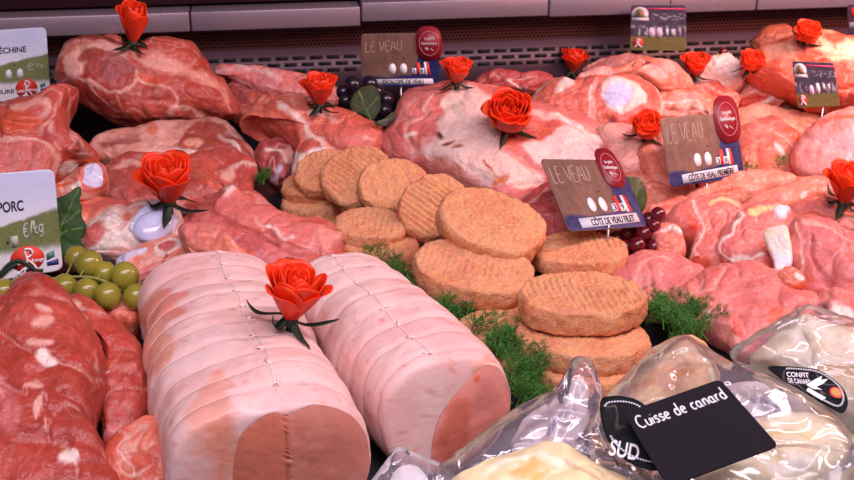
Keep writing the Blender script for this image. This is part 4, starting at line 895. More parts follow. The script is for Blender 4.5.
def rose_proto(kind):
    parts = []; k = 0
    if kind == 'open': rings = [(2, .09, .66, .0, .3, 1.6), (3, .15, .70, .02, .28, 1.3), (4, .22, .72, .04, .24, 1.0), (4, .29, .74, .05, .22, .98), (5, .36, .74, .07, .18, .86), (5, .42, .73, .10, .14, .84), (5, .46, .70, .14, .06, .82)]
    elif kind == 'cup': rings = [(2, .08, .80, .0, .3, 1.6), (3, .14, .84, .02, .3, 1.3), (3, .21, .86, .03, .28, 1.25), (4, .28, .88, .05, .25, 1.0), (4, .35, .88, .07, .22, 1.0), (5, .42, .86, .10, .16, .86), (3, .455, .80, .15, .1, .9)]
    else: rings = [(2, .10, 1.0, .0, .4, 1.6), (3, .19, 1.1, .0, .4, 1.3), (3, .28, 1.12, .02, .38, 1.25), (3, .36, 1.10, .06, .34, 1.2), (3, .40, 1.02, .12, .26, 1.1)]
    for (n, R, h, lip, cl, w) in rings:
        for i in range(n):
            k += 1; V, Fq = petal(2 * math.pi * i / n + k * .13 + R * 4, w, R, h * (1 + .04 * math.sin(k * 2.3)), lip * (1 + .5 * math.sin(k * 1.7)), cl, 0.02, seed=k, vee=kind != 'open')
            parts.append(('petal', V, Fq, PET))
    for i in range(5):
        V, Fq = sepal(2 * math.pi * i / 5 + .3, .62 + .2 * math.sin(i * 2.1), .22 + .12 * math.cos(i * 1.3), 1.0 * (i % 3), i)
        parts.append(('sepal', V, Fq, SEP))
    mb = MB(); mb.ball((0, 0, .0), (.13, .13, .1), 14, 8); mb.tube([(0, 0, 0), (.01, .0, -.12), (.02, -.01, -.3)], [.06, .05, .05], 8); V, Fq = mb.arr(); parts.append(('stem', V, Fq, SEP))
    out = []
    for nm, V, Fq, mt in parts:
        me = bpy.data.meshes.new('rose_' + nm); me.from_pydata([tuple(v) for v in V], [], Fq); me.polygons.foreach_set('use_smooth', [True] * len(me.polygons)); me.materials.append(mt); me.update(); out.append((nm, me))
    return out
PROTO = {k: rose_proto(k) for k in ('open', 'cup', 'bud')}
ROSES = [
    ('bud', 133, 43, 40, 10, 10, 0, 'tall pointed red rose bud standing on the big pork shoulder at back left'),
    ('cup', 169, 203, 60, 14, 4, 40, 'orange-red rose with long curling sepals above the pork shank cartilage'),
    ('cup', 290, 320, 70, 6, 12, 70, 'largest red rose, lying in front between the two tied roasts'),
    ('cup', 320, 105, 38, 10, 2, 15, 'red rose standing on the hollow veal shoulder'),
    ('cup', 456, 84, 32, 12, 3, 120, 'red rose right beside the escalope price card'),
    ('open', 508, 124, 48, 34, 0, 20, 'wide open red rose lying on the veal breast'),
    ('cup', 572, 72, 30, 12, 4, 60, 'red rose on the sill side, left of the long salmon veal offcut'),
    ('cup', 695, 76, 29, 20, -6, 100, 'red rose leaning right of the hanging cow-picture card'),
    ('open', 749, 69, 26, 22, 4, 150, 'small red rose between the leaning rose and the ham joint rose'),
    ('open', 804, 40, 27, 28, 4, 30, 'red rose sitting on top of the big salmon ham joint'),
    ('open', 646, 135, 33, 25, -4, 80, 'ruffled red rose touching the left edge of the premiere veal card'),
    ('cup', 843, 203, 50, 10, 2, 10, 'red rose at the right edge of the picture on the veal slices')]
bpy.context.view_layer.update(); DG = bpy.context.evaluated_depsgraph_get()
rp = []
for (kd, px, py, w, tl, rl, yw, lab) in ROSES:
    P, n, _ = hit(px, py + .16 * w); t = float((P - O) @ FW) - .006
    rp.append((O + ray(px, py) * t, t))
for (kd, px, py, w, tl, rl, yw, lab), (P, t) in zip(ROSES, rp):
    root = empty('rose', P); root.scale = (w * t / F / 1.06,) * 3
    root.rotation_euler = (Matrix.Rotation(math.radians(rl), 3, 'Y') @ Matrix.Rotation(math.radians(tl), 3, 'X') @ Matrix.Rotation(math.radians(yw), 3, 'Z')).to_euler()
    tag(root, lab, 'rose', 'red artificial roses')
    for nm, me in PROTO[kd]:
        c = bpy.data.objects.new(nm, me); COL.objects.link(c); c.parent = root
# ------------------------------------------------------------------ price cards
INK = simple('dark_ink', (34, 24, 36), .5); WHT = simple('white_ink', (246, 236, 248), .5); PIN = simple('card_pin', (196, 180, 186), .3, .8); REDI = simple('red_ink', (228, 70, 50), .5)
GREY = simple('grey_ink', (206, 196, 200), .5); BLUE = simple('blue_ink', (58, 66, 130), .5); CREAM = simple('chalk_ink', (186, 156, 146), .6); DRED = simple('wine_red_print', (146, 34, 52), .4)
def text_mesh(s):
    cu = bpy.data.curves.new('t', 'FONT'); cu.body = s; cu.size = 1; cu.offset = .018
    ob = bpy.data.objects.new('t', cu); COL.objects.link(ob); bpy.context.view_layer.update()
    me = ob.evaluated_get(bpy.context.evaluated_depsgraph_get()).to_mesh()
    V = np.array([v.co[:] for v in me.vertices]); Fc = [list(p.vertices) for p in me.polygons]
    bpy.data.objects.remove(ob); bpy.data.curves.remove(cu)
    V = V[:, :2]; lo, hi = V.min(0), V.max(0); return (V - lo) / (hi - lo), Fc
def arc(cx, cy, rx, ry, a0, a1, n=12):
    return [(cx + rx * math.cos(math.radians(a)), cy + ry * math.sin(math.radians(a))) for a in np.linspace(a0, a1, n)]
GL = {'C': (.72, [arc(.42, .5, .38, .5, 50, 305)]), 'u': (.52, [[(.06, .55), (.07, .2)] + arc(.25, .2, .18, .2, 180, 340, 8) + [(.45, .3), (.46, .55), (.46, .15), (.5, 0)]]),
      'i': (.18, [[(.09, .52), (.09, 0)], [(.09, .76), (.10, .78)]]), 's': (.42, [[(.38, .48), (.24, .56), (.1, .48), (.12, .36), (.3, .26), (.36, .12), (.24, .0), (.06, .06)]]),
      'e': (.52, [[(.07, .28), (.44, .32)] + arc(.26, .28, .19, .27, 12, 310)]), ' ': (.34, []), 'd': (.54, [arc(.24, .26, .19, .27, 40, 330), [(.45, 1.0), (.44, .3), (.46, 0)]]),
      'c': (.44, [arc(.25, .27, .19, .27, 50, 310)]), 'a': (.60, [arc(.24, .27, .18, .25, 50, 310), [(.42, .54), (.42, .22), (.46, .04), (.56, .0)]]),
      'n': (.5, [[(.07, .55), (.07, 0)], [(.07, .32), (.16, .5), (.3, .55), (.4, .42), (.42, 0)]]), 'r': (.38, [[(.07, .55), (.07, 0)], [(.07, .3), (.16, .5), (.34, .52)]]),
      'L': (.6, [[(.1, 1), (.08, 0), (.5, .04)]]), 'E': (.62, [[(.52, 1), (.1, .97), (.08, 0), (.52, .03)], [(.1, .5), (.44, .53)]]), 'V': (.7, [[(.04, 1), (.34, 0), (.64, 1)]]),
      'A': (.72, [[(.04, 0), (.34, 1), (.66, 0)], [(.16, .36), (.54, .38)]]), 'U': (.7, [[(.08, 1), (.08, .3)] + arc(.34, .28, .26, .28, 180, 360, 10) + [(.6, 1)]]),
      'k': (.5, [[(.08, 1), (.08, 0)], [(.4, .5), (.08, .22), (.42, 0)]]), 'g': (.52, [arc(.24, .27, .18, .26, 30, 330), [(.44, .54), (.44, -.15), (.3, -.32), (.08, -.24)]]), '/': (.4, [[(.02, -.1), (.36, 1)]]),
      '€': (.7, [arc(.42, .5, .3, .48, 55, 305), [(.0, .6), (.5, .62)], [(.0, .42), (.46, .44)]])}
class Card:
    def __init__(s, name, label, corners, z, colour, tilt=None, yaw=None, th=.0012, radius=.05, cat='price card', group='printed price cards', mat=None, nr=44):
        cx, cy = np.mean(np.array(corners, float), 0)
        if tilt is None:
            best = 1e9
            for tl in range(30, 96, 3):
                for yw in range(-48, 49, 4):
                    q = toplane(corners, frame(cx, cy, z, tl, yw)); e = [q[(k + 1) % 4] - q[k] for k in range(4)]; l = [np.linalg.norm(k) for k in e]
                    c = sum(abs(e[k] @ e[(k + 1) % 4]) / (l[k] * l[(k + 1) % 4]) for k in range(4)) + abs(l[0] - l[2]) / l[0] + abs(l[1] - l[3]) / l[1] + .002 * abs(tl - 72) / 10 + .002 * abs(yw) / 10
                    if c < best: best = c; tilt, yaw = tl, yw
        fr = frame(cx, cy, z, tilt, yaw or 0); C, n, u, v = fr; q = toplane(corners, fr)
        s.n = n; s.Q = [C + a * u + b * v for a, b in q]; s.w = (np.linalg.norm(s.Q[1] - s.Q[0]) + np.linalg.norm(s.Q[2] - s.Q[3])) / 2; s.h = (np.linalg.norm(s.Q[3] - s.Q[0]) + np.linalg.norm(s.Q[2] - s.Q[1])) / 2
        s.th = th
        bot = (s.Q[2] + s.Q[3]) / 2
        s.root = empty(name, bot); tag(s.root, label, cat, group)
        r = radius * s.w; N = 160; o = []
        for (ax, ay, a0) in ((s.w - r, r, -90), (s.w - r, s.h - r, 0), (r, s.h - r, 90), (r, r, 180)):
            o += [((ax + r * math.cos(math.radians(a0 + t))) / s.w, (ay + r * math.sin(math.radians(a0 + t))) / s.h) for t in np.linspace(0, 90, 10)]
        P = np.array(o + [o[0]]); d = np.concatenate([[0], np.cumsum(np.linalg.norm(np.diff(P, axis=0), axis=1))]); t = np.linspace(0, d[-1], N + 1)[:-1]
        P = np.stack([np.interp(t, d, P[:, 0]), np.interp(t, d, P[:, 1])], -1)
        ws = np.linspace(.01, 1, nr); UV = np.concatenate([.5 + (P - .5) * w for w in ws] + [P, .5 + (P - .5) * .01])
        off = np.concatenate([np.zeros(nr * N), np.full(2 * N, -th)])
        V = s.P(UV[:, 0], UV[:, 1]) + off[:, None] * n
        col = colour(UV[:, 0], UV[:, 1]) if callable(colour) else np.tile(alb(colour), (len(V), 1))
        col[nr * N:] = alb((225, 215, 220))
        s.board = child('card', V, (gridq(nr + 2, N), [list(range(N))[::-1], [(nr + 1) * N + k for k in range(N)]]), mat or PRINT, s.root, np.clip(col, .003, .92), smooth=False)
    def P(s, u, v):
        u = np.asarray(u, float)[:, None]; v = np.asarray(v, float)[:, None]
        return (s.Q[0] * (1 - u) + s.Q[1] * u) * (1 - v) + (s.Q[3] * (1 - u) + s.Q[2] * u) * v
    def flat(s, name, uv, faces, mat, lift=.0004, parent=None):
        V = s.P(uv[:, 0], uv[:, 1]) + s.n * lift; n = len(V)
        V2 = np.concatenate([V, V - s.n * lift * .8])
        ed = {}
        for f in faces:
            for a, b in zip(f, f[1:] + f[:1]): ed[(a, b)] = ed.get((a, b), 0) + 1
        sides = [[b, a, a + n, b + n] for (a, b) in ed if (b, a) not in ed]
        return child(name, V2, [f for f in faces] + sides, mat, s.root, smooth=False)
    def text(s, t, u0, v0, u1, v1, mat, name='lettering', lift=.0005, shear=0, rise=0):
        T, Fc = text_mesh(t); uv = np.stack([u0 + (u1 - u0) * T[:, 0] + shear * T[:, 1], v1 + (v0 - v1) * T[:, 1] + rise * T[:, 0]], -1)
        return s.flat(name, uv, Fc, mat, lift)
    def region(s, pts, mat, name='panel', lift=.0003):
        return s.flat(name, np.array(pts, float), [list(range(len(pts)))], mat, lift)
    def strokes(s, lines, mat, rad, name='lettering', lift=.0004):
        mb = MB()
        for l in lines:
            l = np.array(l, float)
            if len(l) > 2: l = catmull(l, len(l) * 4, False)
            mb.tube(s.P(l[:, 0], l[:, 1]) + s.n * lift, rad, 5)
        return mb.build(name, mat, s.root)
    def hand(s, t, u0, v0, u1, v1, mat, rad, rise=0, name='lettering', lift=.0001):
        "hand-drawn lettering from pen strokes: baseline v1, cap line v0"
        W = sum(GL[c][0] for c in t) + .06 * len(t); x = 0; ls = []
        for c in t:
            w, st = GL[c]
            for l in st: ls.append([(u0 + (u1 - u0) * (x + a) / W, v1 + (v0 - v1) * b + rise * (x + a) / W) for a, b in l])
            x += w + .06
        return s.strokes(ls, mat, rad, name, lift)
    def oval(s, u, v, ru, rv, n=28, rot=0):
        return [(u + ru * math.cos(2 * math.pi * k / n), v + rv * math.sin(2 * math.pi * k / n)) for k in range(n)]
    def pin(s, length, up=False, u=.55):
        a = s.P([u], [0 if up else 1])[0] - s.n * .001; d = Z if up else -Z
        if up: pts = [a - Z * .006, a + d * length]
        else:
            pts = [a + Z * .006 - s.n * .002, a + d * length]
        mb = MB(); mb.tube(pts, .0011, 6); mb.build('pin', PIN, s.root)
def mixc(a, b, m): return a * (1 - m[:, None]) + b * m[:, None]
def A_(c): return np.tile(alb(c), (1, 1))
def porc_colour(k=0):
    def f(u, v):
        X = np.stack([u * 9, v * 9, u * 0 + k], -1)
        n = fbm(X * 2, 5, 3); c = np.tile(alb((216, 210, 246)), (len(u), 1))
        c = mixc(c, np.tile(alb((236, 226, 244)), (len(u), 1)), sstep(.1, .5, v))
        top = .50 - .25 * (u - .5) + .02 * n; bot = .76 + .08 * (1 - u) * 0 - .02 * n
        grass = sstep(-.015, .015, v - top) * (1 - sstep(-.05, .06, v - bot))
        g = np.tile(alb((136, 134, 92)), (len(u), 1)) * (1 + .35 * fbm(X * 7, 9, 3))[:, None]
        c = mixc(c, g, grass); return mixc(c, np.tile(alb((238, 222, 234)), (len(u), 1)), sstep(-.03, .05, v - bot))
    return f
def label_rouge(cd, u, v, ru, rv):
    cd.region(cd.oval(u, v, ru, rv), REDI, 'seal')
    cd.strokes([[(u - ru * .25, v + rv * 1.1), (u - ru * .02, v + rv * .1), (u - ru * .12, v - rv * .75), (u + ru * .25, v - rv * .72), (u + ru * .3, v - rv * .3), (u - ru * .02, v - rv * .05), (u + ru * .35, v + rv * .5), (u + ru * .6, v + rv * 1.15)], [(u - ru * .6, v + rv * 1.1), (u - ru * .25, v + rv * .7), (u + ru * .1, v + rv * .72)]], WHT, .0011, 'seal_letter', .0010)
    cd.text('Label', u - ru * .92, v + rv * .05, u - ru * .2, v + rv * .38, WHT, 'seal_lettering', .0009); cd.text('Rouge', u + ru * .25, v + rv * .05, u + ru * .95, v + rv * .38, WHT, 'seal_lettering', .0009)
def blue_badge(cd, u, v, ru, rv):
    cd.region([(u - ru, v + rv * .5), (u + ru, v + rv * .2), (u + ru, v + rv), (u - ru, v + rv)], BLUE, 'badge'); cd.region([(u - ru, v - rv * .6), (u + ru * .4, v - rv), (u + ru * .4, v - rv * .1), (u - ru, v + rv * .25)], simple('badge_green', (96, 140, 130), .5), 'badge')
HOLE = simple('card_hole', (60, 48, 58), .6)
c1 = Card('price_card', 'white price card printed echine at the back left beside the big shoulder joint', [(-62, 34), (46, 27), (51, 97), (-57, 107)], .13, porc_colour(1), 84, 0, radius=.05)
c1.text('ÉCHINE', .545, .225, .80, .33, INK); label_rouge(c1, .775, .845, .105, .135); c1.text('SUPÉRIEURE', .3, .82, .66, .895, INK); blue_badge(c1, .94, .84, .035, .06)
for a in (.62, .725): c1.region(c1.oval(a, .625, .030, .07), WHT, 'price_oval')
c1.strokes([[(.86, .52), (.83, .50), (.80, .53), (.81, .58), (.85, .58)], [(.79, .54), (.84, .54)], [(.88, .58), (.90, .50)], [(.91, .54), (.94, .54), (.93, .58)]], GREY, .0006); c1.region(c1.oval(.68, .50, .008, .012), HOLE, 'hole'); c1.pin(.05)
c2 = Card('price_card', 'white price card printed porc in front of the rib end, above green grapes', [(-66, 179), (54, 169), (63, 270), (-58, 290)], .095, porc_colour(2), 84, 0, radius=.06)
c2.text('PORC', .5, .265, .715, .365, INK); c2.hand('€/kg', .69, .50, .87, .635, GREY, .0008, -.05); label_rouge(c2, .71, .835, .145, .125); blue_badge(c2, .92, .86, .05, .075)
c2.region([(.585, .60), (.645, .595), (.65, .70), (.592, .71)], simple('worn_patch', (196, 188, 178), .6), 'sticker'); c2.region(c2.oval(.56, .655, .012, .015), HOLE, 'hole'); c2.region(c2.oval(.745, .775, .014, .014), HOLE, 'hole')
c2.strokes([[(.47, .94), (.55, .855), (.63, .83), (.70, .88), (.76, .945), (.83, .965)], [(.47, .96), (.56, .885), (.62, .86)]], SEP, .0022, 'painted_sepal', .002); c2.text('viande de porc', .60, .985, .83, 1.0, REDI) if False else None
c2.pin(.05)
def veau_colour(k):
    def f(u, v):
        X = np.stack([u * 26, v * 2.4, u * 0 + k], -1); n = fbm(X, 3 + k, 4); n2 = fbm(np.stack([u * 6, v * 5, u * 0 + k], -1), 8, 3)
        c = np.tile(alb((124, 90, 82)), (len(u), 1)) * (1 + .35 * n + .25 * n2)[:, None]
        b = np.tile(alb((44, 46, 100)), (len(u), 1)); X2 = v - (.80 - .02 * np.sin(u * 14) - .55 * sstep(.62, .80, u)); m = sstep(-.02, .03, X2)
        return mixc(c, b, m)
    return f
def veau(label, corners, z, name_text, k, title_v=(.14, .36), tilt=None, yaw=None, pinl=.06, medal=(.86, .14, .15, .32), up=False):
    c = Card('price_card', label, corners, z, veau_colour(k), tilt, yaw, radius=.045)
    c.hand('LE VEAU', .05, title_v[0], .54, title_v[1], CREAM, .0006, -.03, lift=.0)
    u, v, ru, rv = medal
    def sq(u, v, a, b, n=40):
        o = []
        for i in range(n):
            t = 2 * math.pi * i / n; cs, sn = math.cos(t), math.sin(t); e = (abs(cs) ** 3 + abs(sn) ** 3) ** (-1 / 3); o.append((u + a * e * cs, v + b * e * sn))
        return o
    c.region(sq(u, v, ru, rv), DRED, 'medallion', .0015)
    o = c.oval(u, v, ru * .74, rv * .70, 30); c.strokes([o + [o[0]]], simple('medal_ring', (206, 120, 130), .5), .0005, 'medal_ring', .0019)
    c.text('Le goût', u - ru * .35, v - rv * .36, u + ru * .4, v - rv * .18, GREY, 'medal_lettering', .002); c.text("l'authentique", u - ru * .6, v - rv * .1, u + ru * .62, v + rv * .12, GREY, 'medal_lettering', .002)
    c.strokes([[(u - ru * .35, v + rv * .25), (u - ru * .1, v + rv * .4), (u - ru * .2, v + rv * .22)], [(u + ru * .05, v + rv * .3), (u + ru * .3, v + rv * .42)]], GREY, .0006, 'medal_mark', .002)
    c.region([(.16, .845), (.915, .80), (.92, .93), (.165, .975)] if k != 1 else [(.12, .855), (.90, .855), (.915, .955), (.12, .955)], simple('name_strip', (226, 212, 226), .5), 'name_strip', .0006)
    if k == 1: c.text(name_text, .27, .865, .79, .945, INK, 'lettering', .001)
    else: c.text(name_text, .30 if k == 2 else .24, .84, .86, .955, INK, 'lettering', .001, 0, -.03)
    for a in (.40, .54): c.region(c.oval(a, .66, .045, .10), WHT, 'price_oval', .0006)
    c.region([(.645, .66), (.70, .65), (.70, .76), (.645, .77)], WHT, 'price_tab', .0006); c.text('3', .655, .67, .69, .755, BLUE, 'lettering', .001)
    c.region([(.745, .66), (.80, .65), (.80, .76), (.745, .77)], WHT, 'price_tab', .0006); c.text('9', .755, .67, .79, .755, BLUE, 'lettering', .001)
    c.region([(.70, .55), (.745, .54), (.77, .76), (.71, .78)], REDI, 'ribbon', .0005); c.region([(.83, .54), (.86, .54), (.88, .78), (.84, .78)], REDI, 'ribbon', .0005); c.region([(.80, .54), (.83, .54), (.84, .78), (.81, .78)], WHT, 'ribbon', .0005)
    c.region(c.oval(.56, .47, .010, .014), HOLE, 'hole')
    c.pin(pinl, up, .5); return c
veau('brown wood-look card reading escalope de veau against the back sill', [(361, 34), (437, 33), (441, 86), (361, 87)], .115, 'ESCALOPE DE VEAU', 1, (.16, .34), 84, 0, .06, (.885, .19, .17, .32))
veau('leaning blue-edged card reading cote de veau filet above the red grapes', [(540, 159), (619, 160), (648, 226), (570, 231)], .095, 'CÔTE DE VEAU FILET', 2, (.12, .34), None, None, .06, (.83, .13, .14, .30))
veau('upright card reading cote de veau premiere among the veal steaks at right', [(660, 118), (734, 112), (745, 177), (671, 187)], .10, 'CÔTE DE VEAU PREMIÈRE', 3, (.12, .38), None, None, .07, (.88, .10, .17, .36))
def cow_colour(k):
    def f(u, v):
        X = np.stack([u * 8, v * 8, u * 0 + k], -1); n = fbm(X, 3, 3)
        c = np.tile(alb((84, 72, 92)), (len(u), 1)) * (1 + .5 * n)[:, None]
        ink = sstep(.0, .35, fbm(np.stack([u * 22, v * 6, u * 0 + k], -1), 12, 3)) * sstep(.42, .5, v) * (1 - sstep(.62, .72, v)); c = mixc(c, np.tile(alb((202, 184, 202)), (len(u), 1)), ink * .8)
        wr = sstep(.05, .3, fbm(np.stack([u * 26, v * 30, u * 0 + k], -1), 15, 2)) * sstep(.18, .2, v) * (1 - sstep(.32, .34, v)) * sstep(.36, .38, u); c = mixc(c, np.tile(alb((206, 190, 206)), (len(u), 1)), wr * .5)
        g = np.tile(alb((128, 112, 74)), (len(u), 1)) * (1 + .25 * fbm(X * 3, 19, 3))[:, None]; c = mixc(c, g, sstep(-.02, .02, v - .69))
        return c
    return f
MAG = simple('magenta_line', (206, 66, 112), .5); OLV = simple('olive_hill', (116, 122, 66), .5); LIL = simple('pale_badge', (214, 196, 214), .5)
def cows(label, corners, z, k, pinl, up, tilt=84, yaw=0):
    c = Card('price_card', label, corners, z, cow_colour(k), tilt, yaw, radius=.05)
    c.region([(.0, .065), (1, .065), (1, .10), (.0, .10)], MAG, 'line')
    c.region([(.02, .27), (.02, .15)] + [(.17 - .15 * math.cos(t), .18 - .14 * math.sin(t)) for t in np.linspace(.2, math.pi - .2, 10)] + [(.32, .15), (.32, .27)], LIL, 'logo', .0005)
    c.region([(.06, .26)] + [(.16 - .08 * math.cos(t), .2 - .12 * math.sin(t)) for t in np.linspace(0, math.pi, 10)] + [(.26, .26)], OLV, 'logo_hill', .0008); c.region(c.oval(.17, .18, .035, .04), MAG, 'logo_dot', .0011); c.region([(.02, .28), (.33, .28), (.33, .345), (.02, .345)], LIL, 'logo_band', .0006)
    for a in ((.38, .52) if k == 1 else (.38,)): c.region(c.oval(a, .60 if k == 1 else .62, .06, .115), simple('oval_%d' % k, (224, 190, 214), .5), 'price_oval', .0007)
    if k == 2: c.region(c.oval(.54, .58, .05, .12), WHT, 'price_oval', .0007)
    for a, b in (((.66, .60), (.76, .60)) if k == 1 else ((.68, .56), (.80, .56))): c.region([(a - .03, b - .08), (a + .03, b - .08), (a + .03, b + .06), (a - .03, b + .06)], LIL, 'price_tab', .0006)
    c.region(c.oval(.14, .83, .095, .11), REDI, 'seal', .0005); c.strokes([[(.08, .94), (.13, .86), (.12, .75), (.18, .77), (.14, .84), (.21, .94)]], LIL, .0012, 'seal_letter', .001)
    c.pin(pinl, up, .72 if up else .60); return c
cows('card picturing a herd of cows hanging from the steel ledge at the back', [(631, 5), (686, 5), (686, 51), (630, 50)], .125, 1, .03, True)
cows('card picturing a herd of cows in front of the salmon ham joint', [(792, 61), (834, 63), (840, 106), (798, 108)], .14, 2, .10, False)
c = Card('price_card', 'dark purple card cut off by the right picture edge at the very back', [(847, 5), (884, 3), (886, 33), (848, 34)], .15, (70, 44, 70), 84, 0); c.region(c.oval(.2, .25, .1, .18), REDI, 'seal'); c.region([(.05, .6), (.9, .58), (.9, .8), (.05, .82)], GREY, 'name_strip'); c.pin(.06)
# ------------------------------------------------------------------ vacuum-packed duck legs
def duckleg(label, outline, z, tilt, top, bot, seed, base=(240, 212, 176), base2=(246, 226, 200), marks=(), **kw):
    return cut('duck_leg', label, 'duck leg', outline, z, tilt, top, bot, base, 'duck legs in vacuum bags', DUCK, base2=base2, seed=seed, marks=marks, seams=.3, vein_col=(214, 180, 160), N=120, R=36, lump=.8, **kw)
YEL = (232, 190, 130); AMB = (206, 142, 92)
duckleg('cream duck leg lying along the bottom edge inside the left vacuum bag', [(450, 490), (468, 470), (500, 456), (532, 448), (560, 450), (590, 462), (630, 478), (650, 500), (600, 540), (520, 550), (460, 530)], .04, 25, .02, .038, 80, marks=[('p', ell(530, 470, 22, 8, -10), 4, YEL), ('l', [(480, 474), (520, 458), (560, 460)], 3, (246, 226, 210)), ('l', [(560, 456), (590, 470), (620, 484)], 1.5, (214, 178, 150), -.002)])
duckleg('whitish duck leg end standing at the top of the left vacuum bag', [(514, 448), (522, 424), (540, 404), (556, 390), (570, 380), (584, 380), (590, 400), (588, 428), (580, 446), (552, 452)], .045, 48, .012, .045, 81, (228, 205, 212), (236, 216, 220), marks=[('l', [(546, 436), (562, 418), (576, 408)], 3, (176, 160, 186)), ('p', ell(566, 424, 6, 4, -30), 2, (170, 140, 150))])
duckleg('amber duck thigh at the top of the front vacuum bag, behind the black sign', [(606, 408), (616, 388), (636, 366), (656, 352), (676, 342), (690, 338), (702, 346), (712, 362), (722, 384), (712, 404), (676, 416), (640, 424), (616, 426)], .05, 40, .03, .05, 82, (224, 176, 136), (234, 190, 150), marks=[('p', ell(662, 378, 34, 12, -18), 6, AMB), ('l', [(640, 378), (664, 358), (690, 346)], 3, (240, 206, 176)), ('l', [(690, 346), (704, 362), (716, 386)], 2, (244, 220, 206))])
duckleg('pale yellow duck leg in the lower right of the front vacuum bag', [(690, 470), (720, 440), (760, 424), (800, 416), (834, 422), (850, 440), (840, 466), (800, 490), (750, 510), (700, 505)], .035, 25, .022, .033, 83, (240, 214, 184), (244, 226, 206), marks=[('l', [(756, 440), (790, 432), (830, 434)], 4, (232, 200, 140)), ('p', ell(790, 462, 24, 9, -10), 4, (246, 228, 220)), ('l', [(740, 452), (790, 446), (840, 444)], 1.4, (210, 176, 160), -.003)])
duckleg('white duck leg between the black oval label and the yellow leg, front bag', [(700, 410), (722, 388), (752, 386), (784, 396), (812, 414), (800, 426), (760, 428), (716, 432)], .042, 28, .014, .034, 84, (226, 206, 214), (236, 218, 222), marks=[('p', ell(770, 402, 24, 8, 10), 4, (176, 166, 190)), ('l', [(720, 410), (750, 404), (790, 412)], 2, (244, 232, 236))])
duckleg('cream duck leg filling the rear right vacuum bag', [(752, 362), (766, 342), (786, 326), (806, 318), (832, 328), (870, 340), (890, 380), (870, 420), (846, 418), (820, 392), (786, 374)], .04, 30, .024, .038, 85, (238, 212, 190), (246, 228, 214), marks=[('l', [(790, 336), (808, 344), (820, 358), (850, 362)], 4, (248, 234, 224)), ('p', ell(840, 372, 30, 8, 10), 4, (222, 178, 140)), ('l', [(806, 332), (814, 346), (812, 360)], 1.5, (206, 170, 160), -.003)])
def bag(label, outline, z, tilt, top, bot, seed, cr=.0042, **kw):
    root_o = cut('vacuum_bag', label, 'vacuum bag', outline, z, tilt, top, bot, (240, 235, 245), 'clear vacuum bags of duck', FILM, seed=seed, N=200, R=76, lump=.7, hf=.25, crinkle=cr, p=3.2, q=1.5, **kw)
    return root_o
LABM = colmat('label_paper', .6, 0, .06, 160, 0, 10, .15, 0)
def bag_label(b, outline, z, tilt, seed, ring):
    V, Fc, col, fr, s = pillow(outline, z, tilt, .0012, .0008, (14, 20, 22), seed=seed, N=130, R=34, RB=5, lump=.12, hf=.1, p=10)
    o = child('oval_label', V, Fc, LABM, b, col); o['label'] = 'black oval paper label with white lettering'
    C, n, u, v = fr
    def pt(p, lift=.0022): q = toplane([p], fr)[0]; return C + q[0] * u + q[1] * v + n * lift
    mb = MB(); cx, cy = np.mean(outline, 0); ol = catmull(np.array(outline, float), 70); inn = [(cx + (a - cx) * .86, cy + (b_ - cy) * .80) for a, b_ in ol]
    rr = [pt(p) for p in inn]; rr = rr[ring[0]:ring[1]] if ring else rr
    for k in range(0, len(rr) - 1): mb.tube([rr[k], rr[k] * .35 + rr[k + 1] * .65], .0008, 5)
    s2 = mb.build('border', WHT, b)
    return pt
def put_text(b, pt, t, quad, mat):
    T, Fc = text_mesh(t); V = []
    for a, c in T:
        p = [(quad[3][k] * (1 - a) + quad[2][k] * a) * (1 - c) + (quad[0][k] * (1 - a) + quad[1][k] * a) * c for k in (0, 1)]; V.append(pt(p))
    V = np.array(V); child('lettering', V, Fc, mat, b, smooth=False)
b0 = bag('flat clear bag corner overlapping the foot of the tied roasts at the bottom edge', [(360, 500), (378, 470), (396, 448), (412, 452), (432, 462), (456, 476), (470, 500), (440, 540), (380, 540)], .03, 28, .010, .012, 90, .002)
duckleg('white duck leg tip poking up inside the small bag corner at the bottom edge', [(386, 490), (394, 472), (410, 466), (424, 474), (430, 492), (410, 510), (394, 508)], .026, 25, .008, .02, 86, (236, 222, 232), (240, 226, 232))
b1 = bag('left clear vacuum bag of duck legs, its peak rising beside the front patties', [(432, 480), (452, 462), (480, 440), (510, 416), (536, 400), (556, 388), (568, 374), (577, 360), (588, 357), (596, 370), (603, 392), (604, 416), (600, 436), (622, 460), (660, 490), (650, 560), (520, 570), (440, 540)], .052, 36, .022, .02, 91, .004, center=(545, 455))
b2 = bag('front clear vacuum bag of duck legs lying under the black handwritten sign', [(590, 440), (598, 414), (612, 388), (636, 362), (660, 346), (680, 337), (694, 337), (708, 348), (730, 362), (760, 376), (790, 392), (820, 410), (846, 430), (866, 460), (870, 520), (800, 560), (680, 560), (600, 520)], .055, 30, .026, .02, 92, .0045, center=(710, 440))
pt = bag_label(b2, [(600, 402), (612, 396), (632, 398), (648, 408), (662, 424), (672, 450), (660, 470), (636, 466), (616, 452), (604, 432)], .088, 38, 93, (0, 60))
put_text(b2, pt, 'SUD', [(612, 440), (640, 446), (638, 462), (608, 456)], WHT)
b3 = bag('rear clear vacuum bag of duck at the right edge, below the veal escalope', [(728, 356), (746, 342), (764, 328), (780, 316), (796, 308), (812, 307), (830, 316), (856, 326), (890, 334), (910, 380), (890, 430), (858, 436), (830, 418), (800, 396), (768, 376)], .05, 32, .024, .02, 94, .004, center=(820, 368))
pt = bag_label(b3, [(768, 368), (782, 366), (800, 367), (818, 370), (832, 378), (844, 390), (848, 404), (842, 413), (826, 406), (806, 394), (786, 382)], .078, 34, 95, (5, 52))
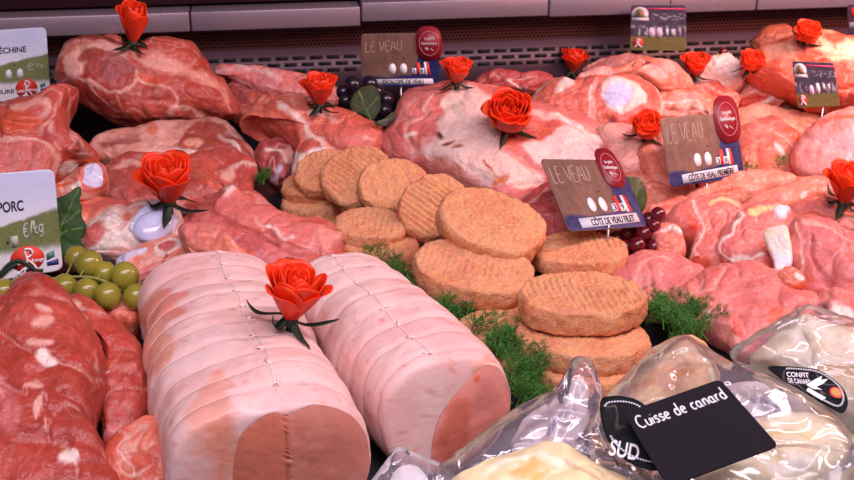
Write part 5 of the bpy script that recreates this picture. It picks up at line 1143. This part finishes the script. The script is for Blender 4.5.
put_text(b3, pt, 'CONFIT', [(786, 373), (808, 374), (809, 379), (787, 378)], WHT); put_text(b3, pt, 'DE CANARD', [(787, 379), (810, 381), (812, 386), (789, 384)], WHT)
mb = MB()
mb.V = []; D = [(806, 386), (814, 381), (822, 377), (821, 381), (828, 380), (823, 385), (816, 388), (822, 391), (812, 390)]
child('duck_emblem', np.array([pt(p) for p in D]), [list(range(len(D)))[::-1]], WHT, b3, smooth=False)
child('red_seal', np.array([pt(p, .0026) for p in ell(836, 394, 7, 5, 30)]), [list(range(20))[::-1]], REDI, b3, smooth=False); child('seal_centre', np.array([pt(p, .003) for p in ell(836, 394, 5, 3.4, 30)]), [list(range(20))[::-1]], simple('seal_gold', (206, 150, 70), .5), b3, smooth=False)
child('white_band', np.array([pt(p, .0024) for p in [(808, 389), (826, 399), (822, 402), (806, 392)]]), [[0, 3, 2, 1]], WHT, b3, smooth=False)
for o in list(COL.objects):
    if o.parent and o.parent.parent is None and o.parent.name.startswith('price_card'):
        kids = {c.name.split('.')[0]: c for c in o.parent.children}
        nm = o.name.split('.')[0]
        up = {'seal_letter': 'seal', 'seal_lettering': 'seal', 'medal_ring': 'medallion', 'medal_lettering': 'medallion', 'medal_mark': 'medallion', 'logo_hill': 'logo', 'logo_dot': 'logo'}.get(nm)
        if up and up in kids: o.parent = kids[up]
# black sign
BLKC = simple('slate_black', (40, 32, 40), .75, spec=.15)
c = Card('price_sign', 'black sign with white handwriting lying on the front vacuum bag', [(623, 413), (720, 379), (779, 446), (668, 487)], .10, (44, 36, 46), 40, 0, .0025, .05, 'sign', None)
c.board.data.materials[0] = BLKC
c.hand('Cuisse de canard', .06, .095, .945, .25, WHT, .00075)
# ------------------------------------------------------------------ light
def area(name, loc, target, sx, sy, power, colour):
    l = bpy.data.lights.new(name, 'AREA'); l.shape = 'RECTANGLE'; l.size = sx; l.size_y = sy; l.energy = power; l.color = colour
    o = bpy.data.objects.new(name, l); COL.objects.link(o); o.location = loc
    o.rotation_euler = (Vector(target) - Vector(loc)).to_track_quat('-Z', 'Y').to_euler()
    return o
area('case_lamp', (0.45, .55, 1.15), (0.25, .98, 0), 1.6, .14, 14.5, (1.0, .79, .93))
area('meat_lamp', (.85, 1.22, .52), (.5, 1.78, .08), .5, .10, 9, (1.0, .46, .40))
area('shop_light', (-.1, -.15, 1.3), (0, .75, 0), 1.5, .5, 15, (.97, .82, 1.0))
w = bpy.data.worlds.new('world'); SC.world = w; w.use_nodes = True
w.node_tree.nodes['Background'].inputs[0].default_value = (.58, .38, .52, 1); w.node_tree.nodes['Background'].inputs[1].default_value = .12
SC.view_settings.view_transform = 'Standard'; SC.view_settings.look = 'None'; SC.view_settings.exposure = -0.05; SC.view_settings.gamma = 1
SC.view_settings.use_curve_mapping = False
